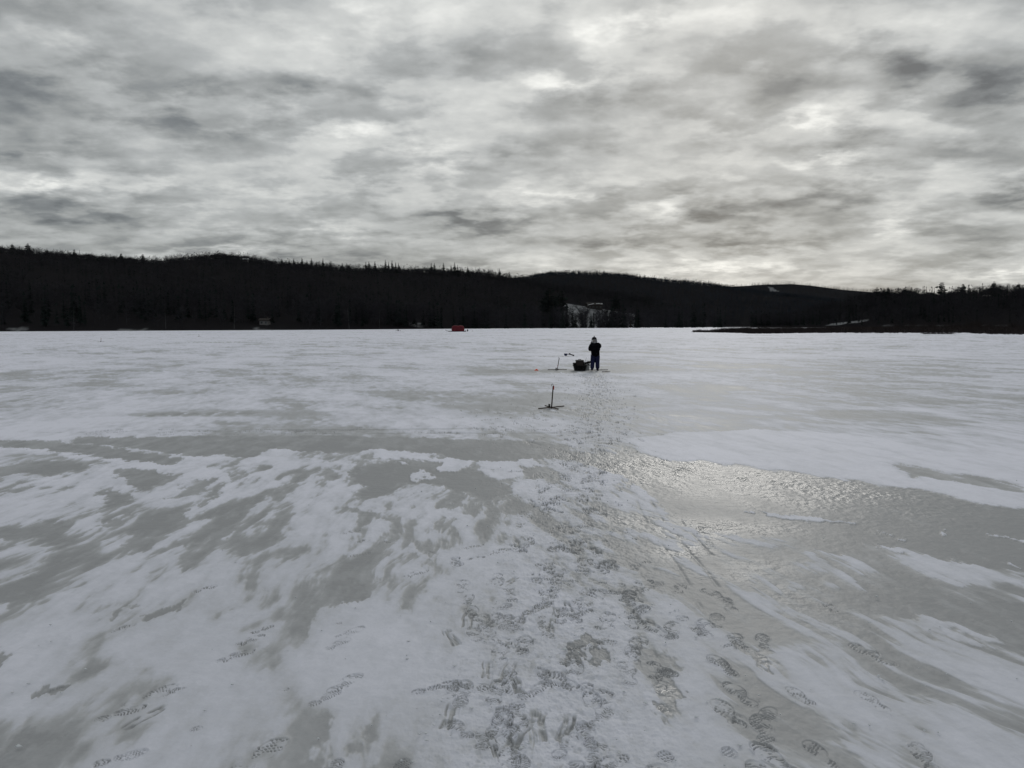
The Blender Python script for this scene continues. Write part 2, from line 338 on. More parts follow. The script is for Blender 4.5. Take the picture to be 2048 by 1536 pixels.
# traced patches of bare ice (negative) and snow (positive): origin, strength, edge softness (m), points
PATCH = [
 (R1, -.8, .05, [(450,105),(700,103),(1300,95),(2060,92),(2060,192),(1800,187),(1560,178),(1520,203),(1400,228),(1300,198),(1180,215),(1110,208),(870,178),(560,148),(430,130)]),
 (R1, -.8, .06, [(-60,122),(250,120),(560,152),(900,202),(1090,225),(1000,265),(880,270),(600,225),(300,180),(130,170),(-60,158)]),
 (R1, -.75, .05, [(-40,290),(180,245),(400,240),(540,265),(540,290),(420,290),(350,330),(150,310),(-40,340)]),
 (R1, -.75, .04, [(680,290),(800,285),(1000,310),(880,390),(800,425),(790,380),(700,350)]),
 (R1, -.75, .04, [(590,420),(640,400),(760,440),(740,490),(640,520),(590,500)]),
 (R1, -.7, .04, [(1340,375),(1270,440),(1190,510),(1170,500),(1240,430),(1300,378)]),
 (R1, -.6, .05, [(1080,360),(1260,350),(1200,420),(1000,470),(920,480),(1050,440)]),
 (R1, -.7, .06, [(780,640),(1000,520),(1200,540),(1000,650),(840,690)]),
 (R1, -.8, .05, [(200,920),(300,810),(420,790),(330,870),(240,935)]),
 (R1, -.6, .05, [(720,740),(800,720),(850,760),(760,795)]),
 (R1, -.6, .05, [(1230,660),(1370,620),(1380,650),(1260,715)]),
 (R1, -.7, .05, [(1080,750),(1150,680),(1260,620),(1200,700)]),
 (R1, -.6, .05, [(-50,1010),(200,880),(400,770),(420,780),(200,910),(-50,1030)]),
 (R1, -.7, .06, [(-50,660),(180,620),(420,600),(300,660),(60,700),(-50,710)]),
 (R1, -.7, .04, [(270,600),(380,570),(390,600),(300,620)]),
 (R1, -.65, .04, [(430,710),(600,610),(780,550),(700,610),(550,650)]),
 (R1, -.6, .05, [(1430,780),(1530,690),(1700,700),(1600,770),(1500,790)]),
 (R1, .55, .05, [(-50,175),(150,185),(500,235),(850,285),(1000,320),(1240,350),(1340,370),(1360,345),(1290,300),(1120,262),(1000,262),(700,240),(330,185),(100,165),(-50,160)]),
 (R1, .5, .05, [(-50,440),(500,400),(650,460),(590,520),(620,560),(550,645),(420,600),(380,570),(200,590),(-50,640)]),
 (R1, .45, .05, [(100,340),(350,340),(560,270),(680,290),(700,350),(820,400),(770,430),(640,395),(300,390),(100,400)]),
 (R1, .5, .07, [(1060,560),(1160,530),(1165,560),(1100,565)]),
 (R1, .5, .05, [(1430,340),(1480,275),(1560,300),(1600,330),(1660,380),(1560,400),(1450,440),(1360,450),(1270,470),(1260,440),(1360,380)]),
 (R1, .5, .05, [(1500,215),(1560,178),(1800,190),(1950,300),(1850,280),(1680,290),(1560,270),(1420,260),(1200,240),(1180,212),(1400,228)]),
 (R1, .45, .08, [(-50,760),(200,690),(350,760),(200,880),(-50,960)]),
 (R1, .45, .10, [(500,1000),(700,860),(1000,800),(1100,830),(1250,900),(1290,1010),(1100,1060),(800,1060)]),
 (R1, .4, .06, [(900,740),(1150,590),(1230,580),(1050,760),(980,790)]),
 (R1, -.3, .12, [(1280,950),(1450,780),(1700,690),(2060,620),(2060,1060),(1500,1060),(1300,1000)]),
 (R2, -.8, .05, [(-20,97),(400,100),(900,120),(1240,125),(1400,150),(1450,190),(1750,200),(1900,240),(1850,330),(1750,400),(1700,300),(1470,240),(1330,230),(1200,230),(1100,240),(1040,235),(920,240),(870,240),(740,215),(650,200),(480,180),(300,170),(200,180),(-20,190)]),
 (R2, -.7, .06, [(170,290),(400,240),(620,240),(850,290),(1000,360),(1060,400),(1060,460),(900,450),(700,380),(500,360),(350,400),(300,460),(240,400),(180,350)]),
 (R2, -.8, .05, [(1150,280),(1300,270),(1420,310),(1370,380),(1200,330)]),
 (R2, -.6, .05, [(1060,490),(1140,475),(1230,500),(1180,550),(1080,540)]),
 (R2, -.35, .07, [(450,640),(560,590),(640,620),(650,680),(520,700)]),
 (R2, -.35, .07, [(870,650),(980,640),(1000,700),(920,710)]),
 (R2, -.5, .05, [(120,510),(280,540),(330,590),(250,580),(150,540)]),
 (R2, .6, .035, [(260,220),(290,172),(400,182),(500,190),(655,202),(600,235),(400,230)]),
 (R2, .6, .035, [(640,240),(720,215),(860,240),(820,290),(700,305),(640,290),(690,265)]),
 (R2, .6, .04, [(900,250),(1040,235),(1150,280),(1160,320),(1030,350),(960,300)]),
 (R2, .6, .035, [(1090,240),(1200,225),(1290,270),(1150,265)]),
 (R2, .6, .04, [(490,320),(550,285),(620,345),(560,355)]),
 (R2, .5, .04, [(-10,300),(60,240),(190,280),(150,330),(60,320)]),
 (R2, .6, .03, [(410,250),(460,243),(490,255),(450,268)]),
 (R2, .55, .04, [(1340,235),(1460,240),(1480,300),(1560,270),(1750,330),(1700,380),(1560,420),(1440,400),(1400,310),(1370,260)]),
 (R2, .55, .06, [(1060,440),(1180,350),(1350,380),(1420,430),(1340,540),(1230,500),(1140,470)]),
 (R2, .5, .03, [(600,530),(660,530),(850,578),(820,592),(700,560)]),
 (R2, .5, .04, [(540,440),(640,390),(650,400),(580,450)]),
 (R2, .5, .05, [(-10,470),(120,420),(240,480),(300,540),(200,520),(120,520),(-10,580)]),
 (R2, .5, .08, [(200,640),(300,600),(370,650),(330,760),(200,770),(40,770)]),
 (R2, .45, .03, [(480,740),(520,720),(660,820),(620,815)]),
 (R2, .5, .08, [(360,560),(430,470),(560,500),(600,560),(450,590)]),
 (R2, .5, .08, [(1060,680),(1180,610),(1280,680),(1220,750),(1080,760)]),
 (R2, .5, .05, [(1700,650),(1760,610),(1870,660),(1880,690),(1780,690)]),
 (R2, .5, .10, [(500,900),(700,800),(1000,730),(1200,760),(1240,1060),(560,1060)]),
 (R2, .35, .08, [(1550,900),(1700,860),(1900,910),(1800,990),(1650,940)]),
 (R3, -.8, .06, [(-300,215),(0,240),(200,255),(420,275),(640,310),(860,340),(1100,365),(1250,400),(1450,415),(1650,470),(1830,500),(2300,540),(2300,900),(1830,870),(1600,830),(1350,740),(1180,740),(1000,770),(850,770),(700,690),(430,670),(100,640),(-120,500),(-220,330)]),
 (R3, .7, .07, [(-260,120),(0,80),(500,60),(1200,100),(1500,180),(2300,240),(2300,520),(1830,490),(1460,410),(1250,390),(1100,350),(860,330),(640,300),(420,265),(200,245),(-60,232),(-200,180)]),
 (R3, -.46, .14, [(1240,245),(1350,265),(1520,290),(1800,330),(2100,400),(2100,440),(1880,400),(1700,370),(1450,340),(1380,360)]),
 (R3, .7, .03, [(440,535),(560,540),(850,580),(1060,600),(1060,612),(850,600),(560,570)]),
 (R3, .8, .02, [(1165,732),(1260,740),(1430,785),(1410,800),(1300,790)]),
 (R3, .7, .02, [(1570,665),(1600,655),(1642,665),(1600,675)]),
 (R3, .7, .02, [(1890,688),(2060,698),(2060,710),(1930,700)]),
 (R3, .7, .02, [(1960,850),(2060,862),(2060,875),(2000,872)]),
 (R3, .7, .02, [(1220,672),(1320,690),(1310,697)]),
 (R3, .5, .05, [(920,780),(980,770),(1200,830),(1260,905),(1100,870)]),
 (R3, .5, .06, [(700,790),(850,770),(1040,880),(1270,1030),(1200,1050),(900,980),(780,920)]),
 (R3, .5, .06, [(620,870),(700,900),(790,990),(700,1000)]),
 (R3, -.35, .08, [(1030,850),(1200,890),(1400,960),(1600,1053),(1300,1053),(1150,960)]),
 (R3, .5, .06, [(1270,810),(1600,840),(2300,930),(2300,1030),(1800,960),(1500,920),(1350,870)]),
 (R3, -.35, .10, [(250,650),(420,690),(650,790),(700,950),(500,1000),(250,850)]),
 (R3, .4, .04, [(30,640),(90,600),(200,740),(150,740)]),
 (R3, .4, .05, [(380,680),(500,700),(620,780),(560,790)]),
 (R4, .5, .10, [(-80,600),(150,450),(400,260),(570,240),(480,400),(380,560),(320,680),(200,880),(120,1200),(-80,1200)]),
 (R4, .6, .09, [(730,380),(850,270),(1340,230),(1390,330),(1500,460),(1590,590),(1500,640),(1100,620),(750,560)]),
 (R4, -.28, .08, [(420,540),(520,380),(600,250),(850,180),(1100,60),(1100,130),(900,260),(720,380),(740,570),(600,700),(420,730),(330,800),(230,930),(240,860),(380,640)]),
 (R4, -.9, .03, [(180,1010),(190,930),(260,900),(320,940),(300,990),(220,1020)]),
 (R4, -.9, .02, [(245,690),(300,650),(355,660),(320,700)]),
 (R4, -.7, .03, [(690,260),(730,190),(790,160),(760,200)]),
 (R4, -.8, .03, [(910,265),(920,210),(1070,180),(1000,240)]),
 (R4, -.8, .04, [(-60,260),(60,90),(200,130),(180,175),(40,230)]),
 (R4, -.8, .04, [(-60,600),(-60,460),(120,430),(30,550)]),
 (R4, -.35, .10, [(1400,160),(1500,60),(1700,20),(2000,60),(1960,180),(1880,420),(1720,640),(1600,660),(1500,420),(1400,340)]),
 (R4, .5, .04, [(1780,380),(1880,210),(1920,215),(1840,340),(1770,400)]),
 (R4, .45, .12, [(450,760),(750,600),(1500,660),(1900,560),(1600,900),(900,1200),(250,1200)]),
 (R4, -.10, .08, [(760,900),(1000,860),(1100,640),(1140,650),(1100,800),(860,1010)]),
 (R5, .6, .09, [(-20,280),(150,130),(260,150),(500,240),(620,400),(850,430),(900,600),(700,700),(500,620),(200,900),(100,1150),(-20,1150)]),
 (R5, -.12, .08, [(500,220),(780,170),(870,420),(660,430),(560,330)]),
 (R5, -.55, .05, [(120,60),(250,40),(220,130),(70,180),(0,160)]),
 (R5, -.05, .08, [(850,700),(1000,660),(1150,760),(1100,960),(960,970),(870,850)]),
 (R5, -.95, .02, [(1400,450),(1480,390),(1560,400),(1660,455),(1640,480),(1500,490),(1420,500)]),
 (R5, -.45, .08, [(1780,170),(1880,260),(1900,360),(2060,500),(2060,900),(1950,850),(1850,650),(1830,300)]),
 (R5, -.4, .06, [(1650,980),(1800,960),(1840,1040),(1700,1100)]),
 (R5, .35, .06, [(1900,120),(2060,200),(2060,420),(1950,300)]),
 (R6, -.55, .08, [(1080,20),(1400,40),(1700,120),(2200,190),(2200,520),(1850,430),(1500,350),(1350,240),(1130,200),(1150,130)]),
 (R6, -.9, .03, [(470,470),(520,460),(600,560),(610,600),(540,590)]),
 (R5, -.9, .02, [(1930,650),(2000,660),(2070,710),(2020,730)]),
 (R5, -.9, .02, [(1900,790),(1950,750),(2000,790),(1980,840),(1920,830)]),
 (R6, .5, .04, [(1380,245),(1500,260),(1850,370),(1800,390),(1500,320)]),
 (R6, -.4, .06, [(480,250),(600,270),(820,380),(1000,500),(800,500),(650,420),(500,300)]),
 (R6, -.6, .04, [(1000,310),(1100,370),(1280,500),(1240,520),(1080,450)]),
 (R6, -.5, .03, [(1240,400),(1450,480),(1400,485)]),
 (R6, -.45, .05, [(1480,540),(1620,600),(1750,690),(1600,620)]),
 (R6, -.5, .05, [(780,800),(1000,900),(1200,1020),(1150,1030),(950,920)]),
 (R6, -.5, .04, [(880,960),(960,1000),(1080,1180),(980,1180)]),
 (R6, -.45, .05, [(400,700),(470,720),(520,850),(430,790)]),
 (R6, -.35, .07, [(1750,640),(1900,690),(2200,930),(1850,830),(1700,720)]),
 (R6, .45, .07, [(700,220),(1000,310),(1600,500),(2200,620),(2200,700),(1500,540),(1000,400)]),
 (R6, .4, .12, [(750,650),(1000,700),(1300,900),(1700,1180),(1100,1180),(850,850)]),
 (R6, .4, .08, [(1400,720),(1700,860),(2200,1050),(2200,1180),(1800,1180),(1500,900)]),
]
# small warp for ragged outlines, stretched along the wind
jx = aniso(gx, gy, -8, .5, .18, 5, 41, .7) * .09; jy = aniso(gx, gy, -8, .5, .18, 5, 42, .7) * .15
jx += fbm(gx * 9, gy * 9, 2, 43) * .012; jy += fbm(gx * 9, gy * 9, 2, 44) * .02
qx, qy = gx + jx, gy + jy
def poly_sd(x, y, P_):
    n = len(P_); inside = np.zeros(x.shape, bool); d2 = np.full(x.shape, 1e9, np.float32)
    for i in range(n):
        x0, y0 = P_[i]; x1, y1 = P_[(i + 1) % n]
        ex, ey = x1 - x0, y1 - y0
        t_ = np.clip(((x - x0) * ex + (y - y0) * ey) / (ex * ex + ey * ey + 1e-12), 0, 1)
        d2 = np.minimum(d2, (x - x0 - ex * t_) ** 2 + (y - y0 - ey * t_) ** 2)
        c = ((y0 > y) != (y1 > y))
        xi_ = (x1 - x0) * (y - y0) / ((y1 - y0) if abs(y1 - y0) > 1e-9 else 1e-9) + x0
        inside ^= c & (x < xi_)
    d = np.sqrt(d2); return np.where(inside, d, -d)
Ff = F.ravel(); qxf, qyf = qx.ravel(), qy.ravel(); n2f = (n2 * .26 + n1 * (.55 - .40 * closew) + n3 * .15 * (1 - closew) + .2 * closew * soft_).ravel()
for (o_, val, soft, pts) in PATCH:
    if -.45 < val < 0: val *= .05; soft *= 2
    if .3 < val < .55: soft *= 1.6; val *= .7
    W_ = [at(o_[0] + a / ZS, o_[1] + b / ZS)[:2] for a, b in pts]
    W_ = np.array(W_); lo = W_.min(0) - .3; hi = W_.max(0) + .3
    idx = np.nonzero((qxf > lo[0]) & (qxf < hi[0]) & (qyf > lo[1]) & (qyf < hi[1]))[0]
    sd_ = poly_sd(qxf[idx], qyf[idx], W_)
    k = sstep(-soft, soft, sd_)
    val2 = val * (.62 if (val < -.45 and o_[1] + min(p[1] for p in pts) / ZS > 930) else 1)
    Ff[idx] = Ff[idx] * (1 - k) + (val2 + n2f[idx] * (1.0 if abs(val) < .6 else .6)) * k
# slush worn grey along the trail and around the holes
TR = np.array([at(px, py)[:2] for px, py in [(1090, 1900), (1095, 1536), (1110, 1300), (1130, 1200), (1150, 1100), (1150, 1000), (1165, 950), (1190, 880), (1196, 830), (1192, 780), (1186, 750)]])
def trail_dist(x, y):
    d2 = np.full(x.shape, 1e9, np.float32)
    for i in range(len(TR) - 1):
        e = TR[i + 1] - TR[i]; t_ = np.clip(((x - TR[i, 0]) * e[0] + (y - TR[i, 1]) * e[1]) / (e @ e), 0, 1)
        d2 = np.minimum(d2, (x - TR[i, 0] - e[0] * t_) ** 2 + (y - TR[i, 1] - e[1] * t_) ** 2)
    return np.sqrt(d2)
F = Ff.reshape(nr, na)
td = trail_dist(gx, gy)
trail = np.exp(-(td / .55) ** 2) * sstep(34, 28, dist)
F = F * (1 - .35 * trail * sstep(6, 10, dist)) + .14 * trail
SLUSH = [((1100, 822), 1.5, 1.1, .75), ((1113, 742), 2.6, 1.4, .7), ((1190, 745), 3.0, 1.6, .6), ((1100, 713), 1.6, 1.4, .9), ((1075, 741), 2.2, .9, .5),
         ((1330, 850), 1.6, 2.0, .5), ((1300, 800), 2.4, 2.5, .35), ((1000, 815), 1.2, 1.0, .4), ((420, 685), 6, 3.0, .8), ((560, 683), 9, 2.2, .6), ((1000, 671), 9, 3.5, .55), ((430, 828), 1.5, .5, .9), ((350, 830), .8, .35, .7), ((1330, 935), 1.2, .7, .3)]
for (pp, sx_, sy_, k_) in SLUSH:
    c = at(*pp); g = np.exp(-((gx - c[0]) / sx_) ** 2 - ((gy - c[1]) / sy_) ** 2)
    F = F - g * k_ * (.75 + 1.1 * n2 + .9 * nfar)
snow = .42 * sstep(-.14, .12, F) + .58 * sstep(-.95, .75, F)
nfine = aniso(gx, gy, -14, 1.0, .30, 5, 44, .72)
mid_ = np.clip(.60 + .40 * F + .20 * nfine, 0, 1)
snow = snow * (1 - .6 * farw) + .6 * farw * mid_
snow = np.clip(snow + .06 * n2 + .05 * fbm(gx * 16, gy * 9, 3, 33, .7) * sstep(16, 9, dist), 0, 1)
snow = np.clip(snow - trail * (.15 * sstep(24, 8, dist) + .06) * sstep(.05, .6, fbm(gx * 26, gy * 15, 3, 34, .7)), 0, 1)
snow = snow * (1 - .16 * trail * sstep(7, 11, dist)) * (.69 + .31 * sstep(3, 15, dist))  # also grades snow darker towards the viewer, foreground light falloff put into colour
zz = snow * .012 + .004 * fbm(gx * 2.2, gy * 2.2, 3, 51) + .0012 * fbm(gx * 22, gy * 22, 2, 52) * snow
zz += trail * (.005 * fbm(gx * 14, gy * 14, 3, 53) + .004 * fbm(gx * 34, gy * 26, 3, 54, .7) * sstep(22, 7, dist))
# glaze: meltwater film on parts of the ice
wet = np.zeros_like(snow)
for (pp, sx_, sy_, k_) in [((1330, 935), .9, 1.0, 1), ((1480, 960), .9, .9, 1), ((1620, 985), .9, .8, .8), ((1760, 1000), .8, .8, .4), ((1370, 1060), .35, .5, .9), ((1450, 1055), .5, .3, .8), ((1370, 1100), .25, .3, 1), ((1330, 1385), .06, .07, 1),
        ((1322, 1420), .06, .06, 1), ((1540, 1330), .06, .16, .9), ((1240, 915), .8, .8, .4), ((1480, 1140), .35, .3, .5), ((1370, 840), .6, 1.0, .45), ((1600, 1200), .2, .5, .3), ((1280, 1040), .3, .6, .5)]:
    c = at(*pp); wet = np.maximum(wet, k_ * .62 * np.exp(-((gx - c[0]) / sx_) ** 2 - ((gy - c[1]) / sy_) ** 2))
wet = np.clip(wet * .8 * (1.0 + .5 * n2 + .5 * fbm(gx * 5, gy * 3, 2, 71)), 0, 1)

# boot prints pressed into the sheet
snow_before = snow.copy()
def snow0(cx, cy):
    i = min(np.searchsorted(rad_, math.hypot(cx, cy)), nr - 1); j = min(np.searchsorted(ang, math.atan2(cx, cy)), na - 1)
    return snow_before[i, j]
def stamp(cx, cy, L_, heading, depth, kind, ice_shade=.5, seed=0):
    thick = float(snow0(cx, cy)); depth *= .3 + .7 * thick
    r_ = L_ * .75; rc = math.hypot(cx, cy); ac = math.atan2(cx, cy)
    i0, i1 = np.searchsorted(rad_, [rc - r_, rc + r_]); da = r_ / max(rc, .5)
    j0, j1 = np.searchsorted(ang, [ac - da, ac + da])
    if i1 <= i0 or j1 <= j0: return
    sl_ = (slice(i0, i1), slice(j0, j1))
    x = gx[sl_] - cx; y = gy[sl_] - cy
    s_, c_ = math.sin(heading), math.cos(heading)
    v = (x * s_ + y * c_) / L_; u = (x * c_ - y * s_) / L_            # v along the sole, -.5 heel .. .5 toe
    u = u + .012 * np.sin(v * 9 + seed)
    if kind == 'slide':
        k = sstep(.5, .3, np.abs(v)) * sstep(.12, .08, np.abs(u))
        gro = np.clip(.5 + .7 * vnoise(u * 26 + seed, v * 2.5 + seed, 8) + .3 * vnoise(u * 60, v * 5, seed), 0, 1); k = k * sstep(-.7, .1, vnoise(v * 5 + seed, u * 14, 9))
        zz[sl_] -= depth * k * (.5 + .5 * gro); snow[sl_] = np.clip(snow[sl_] - .35 * k * gro * ice_shade, 0, 1); return
    fore = ((v - .19) / .32) ** 2 + (u / .165) ** 2
    heel = ((v + .33) / .17) ** 2 + (u / .13) ** 2
    e = np.minimum(fore, heel) if kind != 'heel' else heel
    waist = ((v + .08) / .22) ** 2 + (u / .085) ** 2
    if kind == 'full': e = np.minimum(e, waist)
    k = sstep(1.12, .9, e)
    rim = np.exp(-((np.sqrt(e) - 1.10) / .09) ** 2)
    if seed % 3 == 0: lug = np.cos((v + .45 * np.abs(u)) * 95 + seed + 2.6 * vnoise(x * 50, y * 50, 2))
    elif seed % 3 == 1: lug = np.cos(v * 88 + 2.4 * np.sin(u * 45) + 2.6 * vnoise(x * 50, y * 50, 4))
    else: lug = np.cos(v * 78 + 2 * vnoise(x * 50, y * 50, 6)) * np.cos(u * 62 + v * 20) * 1.6
    lug = np.clip(lug, -1, 1)
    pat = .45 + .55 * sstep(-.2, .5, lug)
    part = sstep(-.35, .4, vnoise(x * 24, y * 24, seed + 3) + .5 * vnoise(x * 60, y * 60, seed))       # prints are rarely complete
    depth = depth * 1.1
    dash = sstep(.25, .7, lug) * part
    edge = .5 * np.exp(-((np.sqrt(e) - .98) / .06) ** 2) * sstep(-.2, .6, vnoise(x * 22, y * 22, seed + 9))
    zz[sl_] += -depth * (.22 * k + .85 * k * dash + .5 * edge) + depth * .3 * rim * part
    snow[sl_] = np.clip(snow[sl_] - ice_shade * (k * dash * .95 + .35 * edge) * (.42 + min(.68, cy * .06)), 0, 1)  # treads darkened: bared ice, plus shade put into the snow tone
def stamp_px(px, py, L_, hd, depth, kind, ice_shade, seed):
    c = at(px, py); stamp(c[0], c[1], L_, RAD(hd), depth, kind, ice_shade, seed)
PRINTS = [ # traced: pixel of the photograph, length, heading (deg), depth, kind, bared ice and painted shade, pattern
 (105,1382,.13,60,.010,'full',1.2,1),(240,1430,.24,70,.011,'fore',1,0),(290,1437,.28,35,.014,'slide',2.2,3),(300,1395,.30,45,.009,'full',.6,2),(345,1387,.14,60,.010,'full',1,1),
 (415,1452,.16,60,.008,'heel',.4,1),(240,1520,.22,80,.009,'fore',.5,4),(470,1315,.25,55,.013,'full',1,0),(500,1283,.2,50,.010,'fore',1,0),(525,1262,.16,50,.010,'fore',1,3),
 (585,1375,.15,60,.010,'heel',.9,1),(582,1302,.14,50,.009,'heel',.7,2),(690,1370,.26,40,.010,'full',.8,0),(650,1400,.2,50,.007,'fore',.5,3),(700,1268,.24,45,.008,'full',.6,2),
 (675,1292,.22,40,.008,'full',.5,0),(687,1245,.12,50,.006,'heel',.4,0),(520,1515,.33,35,.012,'full',.9,2),(240,1260,.2,55,.010,'fore',1.1,1),(410,1180,.2,50,.010,'fore',1.1,0),
 (925,1390,.30,5,.011,'full',.6,0),(900,1440,.35,8,.013,'slide',1.6,2),(935,1240,.35,5,.012,'slide',1.4,1),(937,1202,.22,5,.010,'fore',.8,3),(965,1245,.28,0,.009,'full',.5,0),
 (978,1275,.25,-5,.010,'fore',.5,1),(975,1345,.3,0,.011,'slide',1.4,5),(1010,1350,.34,22,.013,'slide',1.8,3),(1000,1310,.3,0,.009,'full',.5,2),(965,1480,.22,0,.011,'fore',.7,0),
 (1035,1505,.25,15,.011,'full',.7,1),(1075,1460,.4,2,.014,'slide',1.9,4),(1040,1465,.36,25,.013,'slide',1.5,2),(1075,1385,.28,60,.011,'full',.9,3),(1265,1310,.26,5,.010,'full',.6,2),
 (1255,1350,.3,0,.010,'full',.7,1),(1240,1180,.25,10,.009,'full',.6,0),(1300,1175,.3,60,.010,'full',.7,3),(1215,1245,.32,10,.011,'full',.7,2),(1480,1390,.28,-20,.010,'full',.8,0),
 (1455,1430,.3,-15,.010,'full',.9,2),(1640,1510,.24,-10,.012,'full',1.1,2),(1395,1265,.22,-10,.010,'full',1,1),(1480,1290,.2,-30,.009,'fore',.9,0),(1660,1215,.2,0,.010,'fore',1,3),
 (1745,1310,.34,-25,.012,'fore',1,0),(1745,1405,.24,-20,.008,'full',.6,4),(1850,1520,.24,5,.010,'fore',.8,0),(1600,1395,.22,-20,.010,'full',1,2),(1825,1480,.2,10,.010,'heel',.8,1),
 (990,1107,.30,75,.010,'full',1.2,0),(945,1120,.22,85,.010,'fore',1.3,2),(1080,1000,.3,5,.012,'full',1,1),(1075,975,.26,5,.012,'slide',1.4,1),(1040,1050,.25,10,.010,'full',1,3),
 (700,1065,.22,60,.010,'full',1,0),(720,1085,.22,60,.010,'full',1,1),(830,1150,.28,50,.010,'full',.7,0),(925,1175,.3,0,.011,'full',1,1),(1020,1165,.28,40,.012,'slide',1.7,1),
 (860,1105,.2,50,.008,'full',.7,2),(720,1110,.2,60,.009,'full',1,3),(770,1085,.2,60,.01,'full',.9,2),(945,1095,.24,70,.009,'full',.8,0),(1195,1285,.3,30,.011,'full',.8,3),
 (1290,1040,.2,0,.01,'full',1,2),(1420,1090,.2,0,.01,'full',1,2),(1360,1075,.2,0,.01,'full',1,1),(1290,970,.2,0,.01,'full',1,0),(1280,880,.26,10,.012,'full',1,1),(1310,915,.26,60,.010,'full',.8,0)]
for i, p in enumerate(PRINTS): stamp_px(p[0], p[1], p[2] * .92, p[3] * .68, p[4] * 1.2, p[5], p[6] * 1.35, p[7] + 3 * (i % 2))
rnd = random.Random(4)
seglen = np.r_[0, np.cumsum(np.linalg.norm(np.diff(TR, axis=0), axis=1))]
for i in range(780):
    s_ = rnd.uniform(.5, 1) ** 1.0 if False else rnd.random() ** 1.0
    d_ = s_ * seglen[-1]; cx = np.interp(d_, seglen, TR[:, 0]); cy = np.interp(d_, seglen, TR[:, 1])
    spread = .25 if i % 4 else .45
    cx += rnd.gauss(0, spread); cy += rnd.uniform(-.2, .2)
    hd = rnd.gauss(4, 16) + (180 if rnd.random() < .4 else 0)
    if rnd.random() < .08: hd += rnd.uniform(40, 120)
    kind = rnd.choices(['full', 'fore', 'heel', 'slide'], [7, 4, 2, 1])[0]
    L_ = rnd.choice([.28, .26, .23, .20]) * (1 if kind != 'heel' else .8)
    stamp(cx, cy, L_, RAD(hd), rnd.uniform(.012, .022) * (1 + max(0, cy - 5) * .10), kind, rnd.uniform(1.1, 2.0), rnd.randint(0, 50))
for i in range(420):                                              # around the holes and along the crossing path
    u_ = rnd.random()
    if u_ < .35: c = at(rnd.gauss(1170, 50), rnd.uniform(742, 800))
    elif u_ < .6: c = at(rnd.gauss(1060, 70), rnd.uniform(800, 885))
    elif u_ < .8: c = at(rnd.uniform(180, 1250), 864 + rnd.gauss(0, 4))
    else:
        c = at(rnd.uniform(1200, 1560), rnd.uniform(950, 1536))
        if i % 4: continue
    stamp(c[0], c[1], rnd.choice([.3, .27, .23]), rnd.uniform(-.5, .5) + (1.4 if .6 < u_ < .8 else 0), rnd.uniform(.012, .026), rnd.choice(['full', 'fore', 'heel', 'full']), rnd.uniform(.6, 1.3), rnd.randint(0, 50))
# thin sled tracks
def track(p0, p1, wdt, dep, md):
    a = at(*p0)[:2]; b = at(*p1)[:2]; e = b - a
    lo = np.minimum(a, b) - .1; hi = np.maximum(a, b) + .1
    m_ = (gx > lo[0]) & (gx < hi[0]) & (gy > lo[1]) & (gy < hi[1])
    x, y = gx[m_] + .02 * np.sin(gy[m_] * 2), gy[m_]
    t_ = np.clip(((x - a[0]) * e[0] + (y - a[1]) * e[1]) / (e @ e), 0, 1)
    d = np.hypot(x - a[0] - e[0] * t_, y - a[1] - e[1] * t_)
    k = np.exp(-(d / wdt) ** 2) * sstep(0, .12, t_) * sstep(1, .88, t_) * sstep(-.6, .1, vnoise(y * 3, x * 3, 5))
    zz[m_] -= dep * k; snow[m_] = np.clip(snow[m_] - md * k, 0, 1)
for tr in [((1288, 985), (1480, 1240), .015, .006, .4), ((1365, 1040), (1425, 1115), .014, .008, .5), ((1262, 985), (1420, 1250), .015, .005, .3), ((180, 862), (1000, 858), .05, .02, .5), ((1045, 880), (1110, 900), .04, .01, .4), ((1240, 1190), (1330, 1330), .02, .006, .3), ((560, 868), (1240, 866), .04, .02, .4), ((60, 866), (700, 862), .03, .014, .4)]:
    track(*tr)
verts = np.stack([gx.ravel(), gy.ravel(), zz.ravel()], 1)
ii = np.arange(nr * na, dtype=np.int32).reshape(nr, na)
quads = np.stack([ii[:-1, :-1].ravel(), ii[:-1, 1:].ravel(), ii[1:, 1:].ravel(), ii[1:, :-1].ravel()], 1)[:, ::-1]

gm = bpy.data.materials.new('lake_ice_and_snow'); gm.use_nodes = True
N, L = gm.node_tree.nodes, gm.node_tree.links
bs = N['Principled BSDF']
att = nd('ShaderNodeAttribute', attribute_name='snow').outputs['Fac']
tco = nd('ShaderNodeTexCoord').outputs['Object']
f1 = noise(tco, 1.1, 8, .62, (4, 1, 0), (1, .45, 1))
f2 = noise(tco, 7.0, 6, .6, (1, 8, 0), (1, .5, 1))
sn = mth('MULTIPLY_ADD', mth('SUBTRACT', f1.outputs['Fac'], .5), .35, att)
sn = mth('MULTIPLY_ADD', mth('SUBTRACT', f2.outputs['Fac'], .5), .24, sn)
f3 = noise(tco, 70.0, 3, .7)
sn = mth('MULTIPLY_ADD', mth('SUBTRACT', f3.outputs['Fac'], .5), .16, sn, clamp=True)
rc_ = nd('ShaderNodeValToRGB'); L.new(sn, rc_.inputs[0])
e_ = rc_.color_ramp.elements
e_[0].position = .05; e_[0].color = (.315, .324, .338, 1)
e_[1].position = .95; e_[1].color = (.77, .785, .885, 1)
x_ = e_.new(.35); x_.color = (.44, .453, .475, 1)
x_ = e_.new(.65); x_.color = (.595, .615, .685, 1)
L.new(rc_.outputs[0], bs.inputs['Base Color'])
mr = nd('ShaderNodeMapRange'); L.new(sn, mr.inputs[0]); mr.inputs[1].default_value = .1; mr.inputs[2].default_value = .6
mr.inputs[3].default_value = .24; mr.inputs[4].default_value = .72
mr.inputs[3].default_value = .55
wa = nd('ShaderNodeAttribute', attribute_name='wet').outputs['Fac']
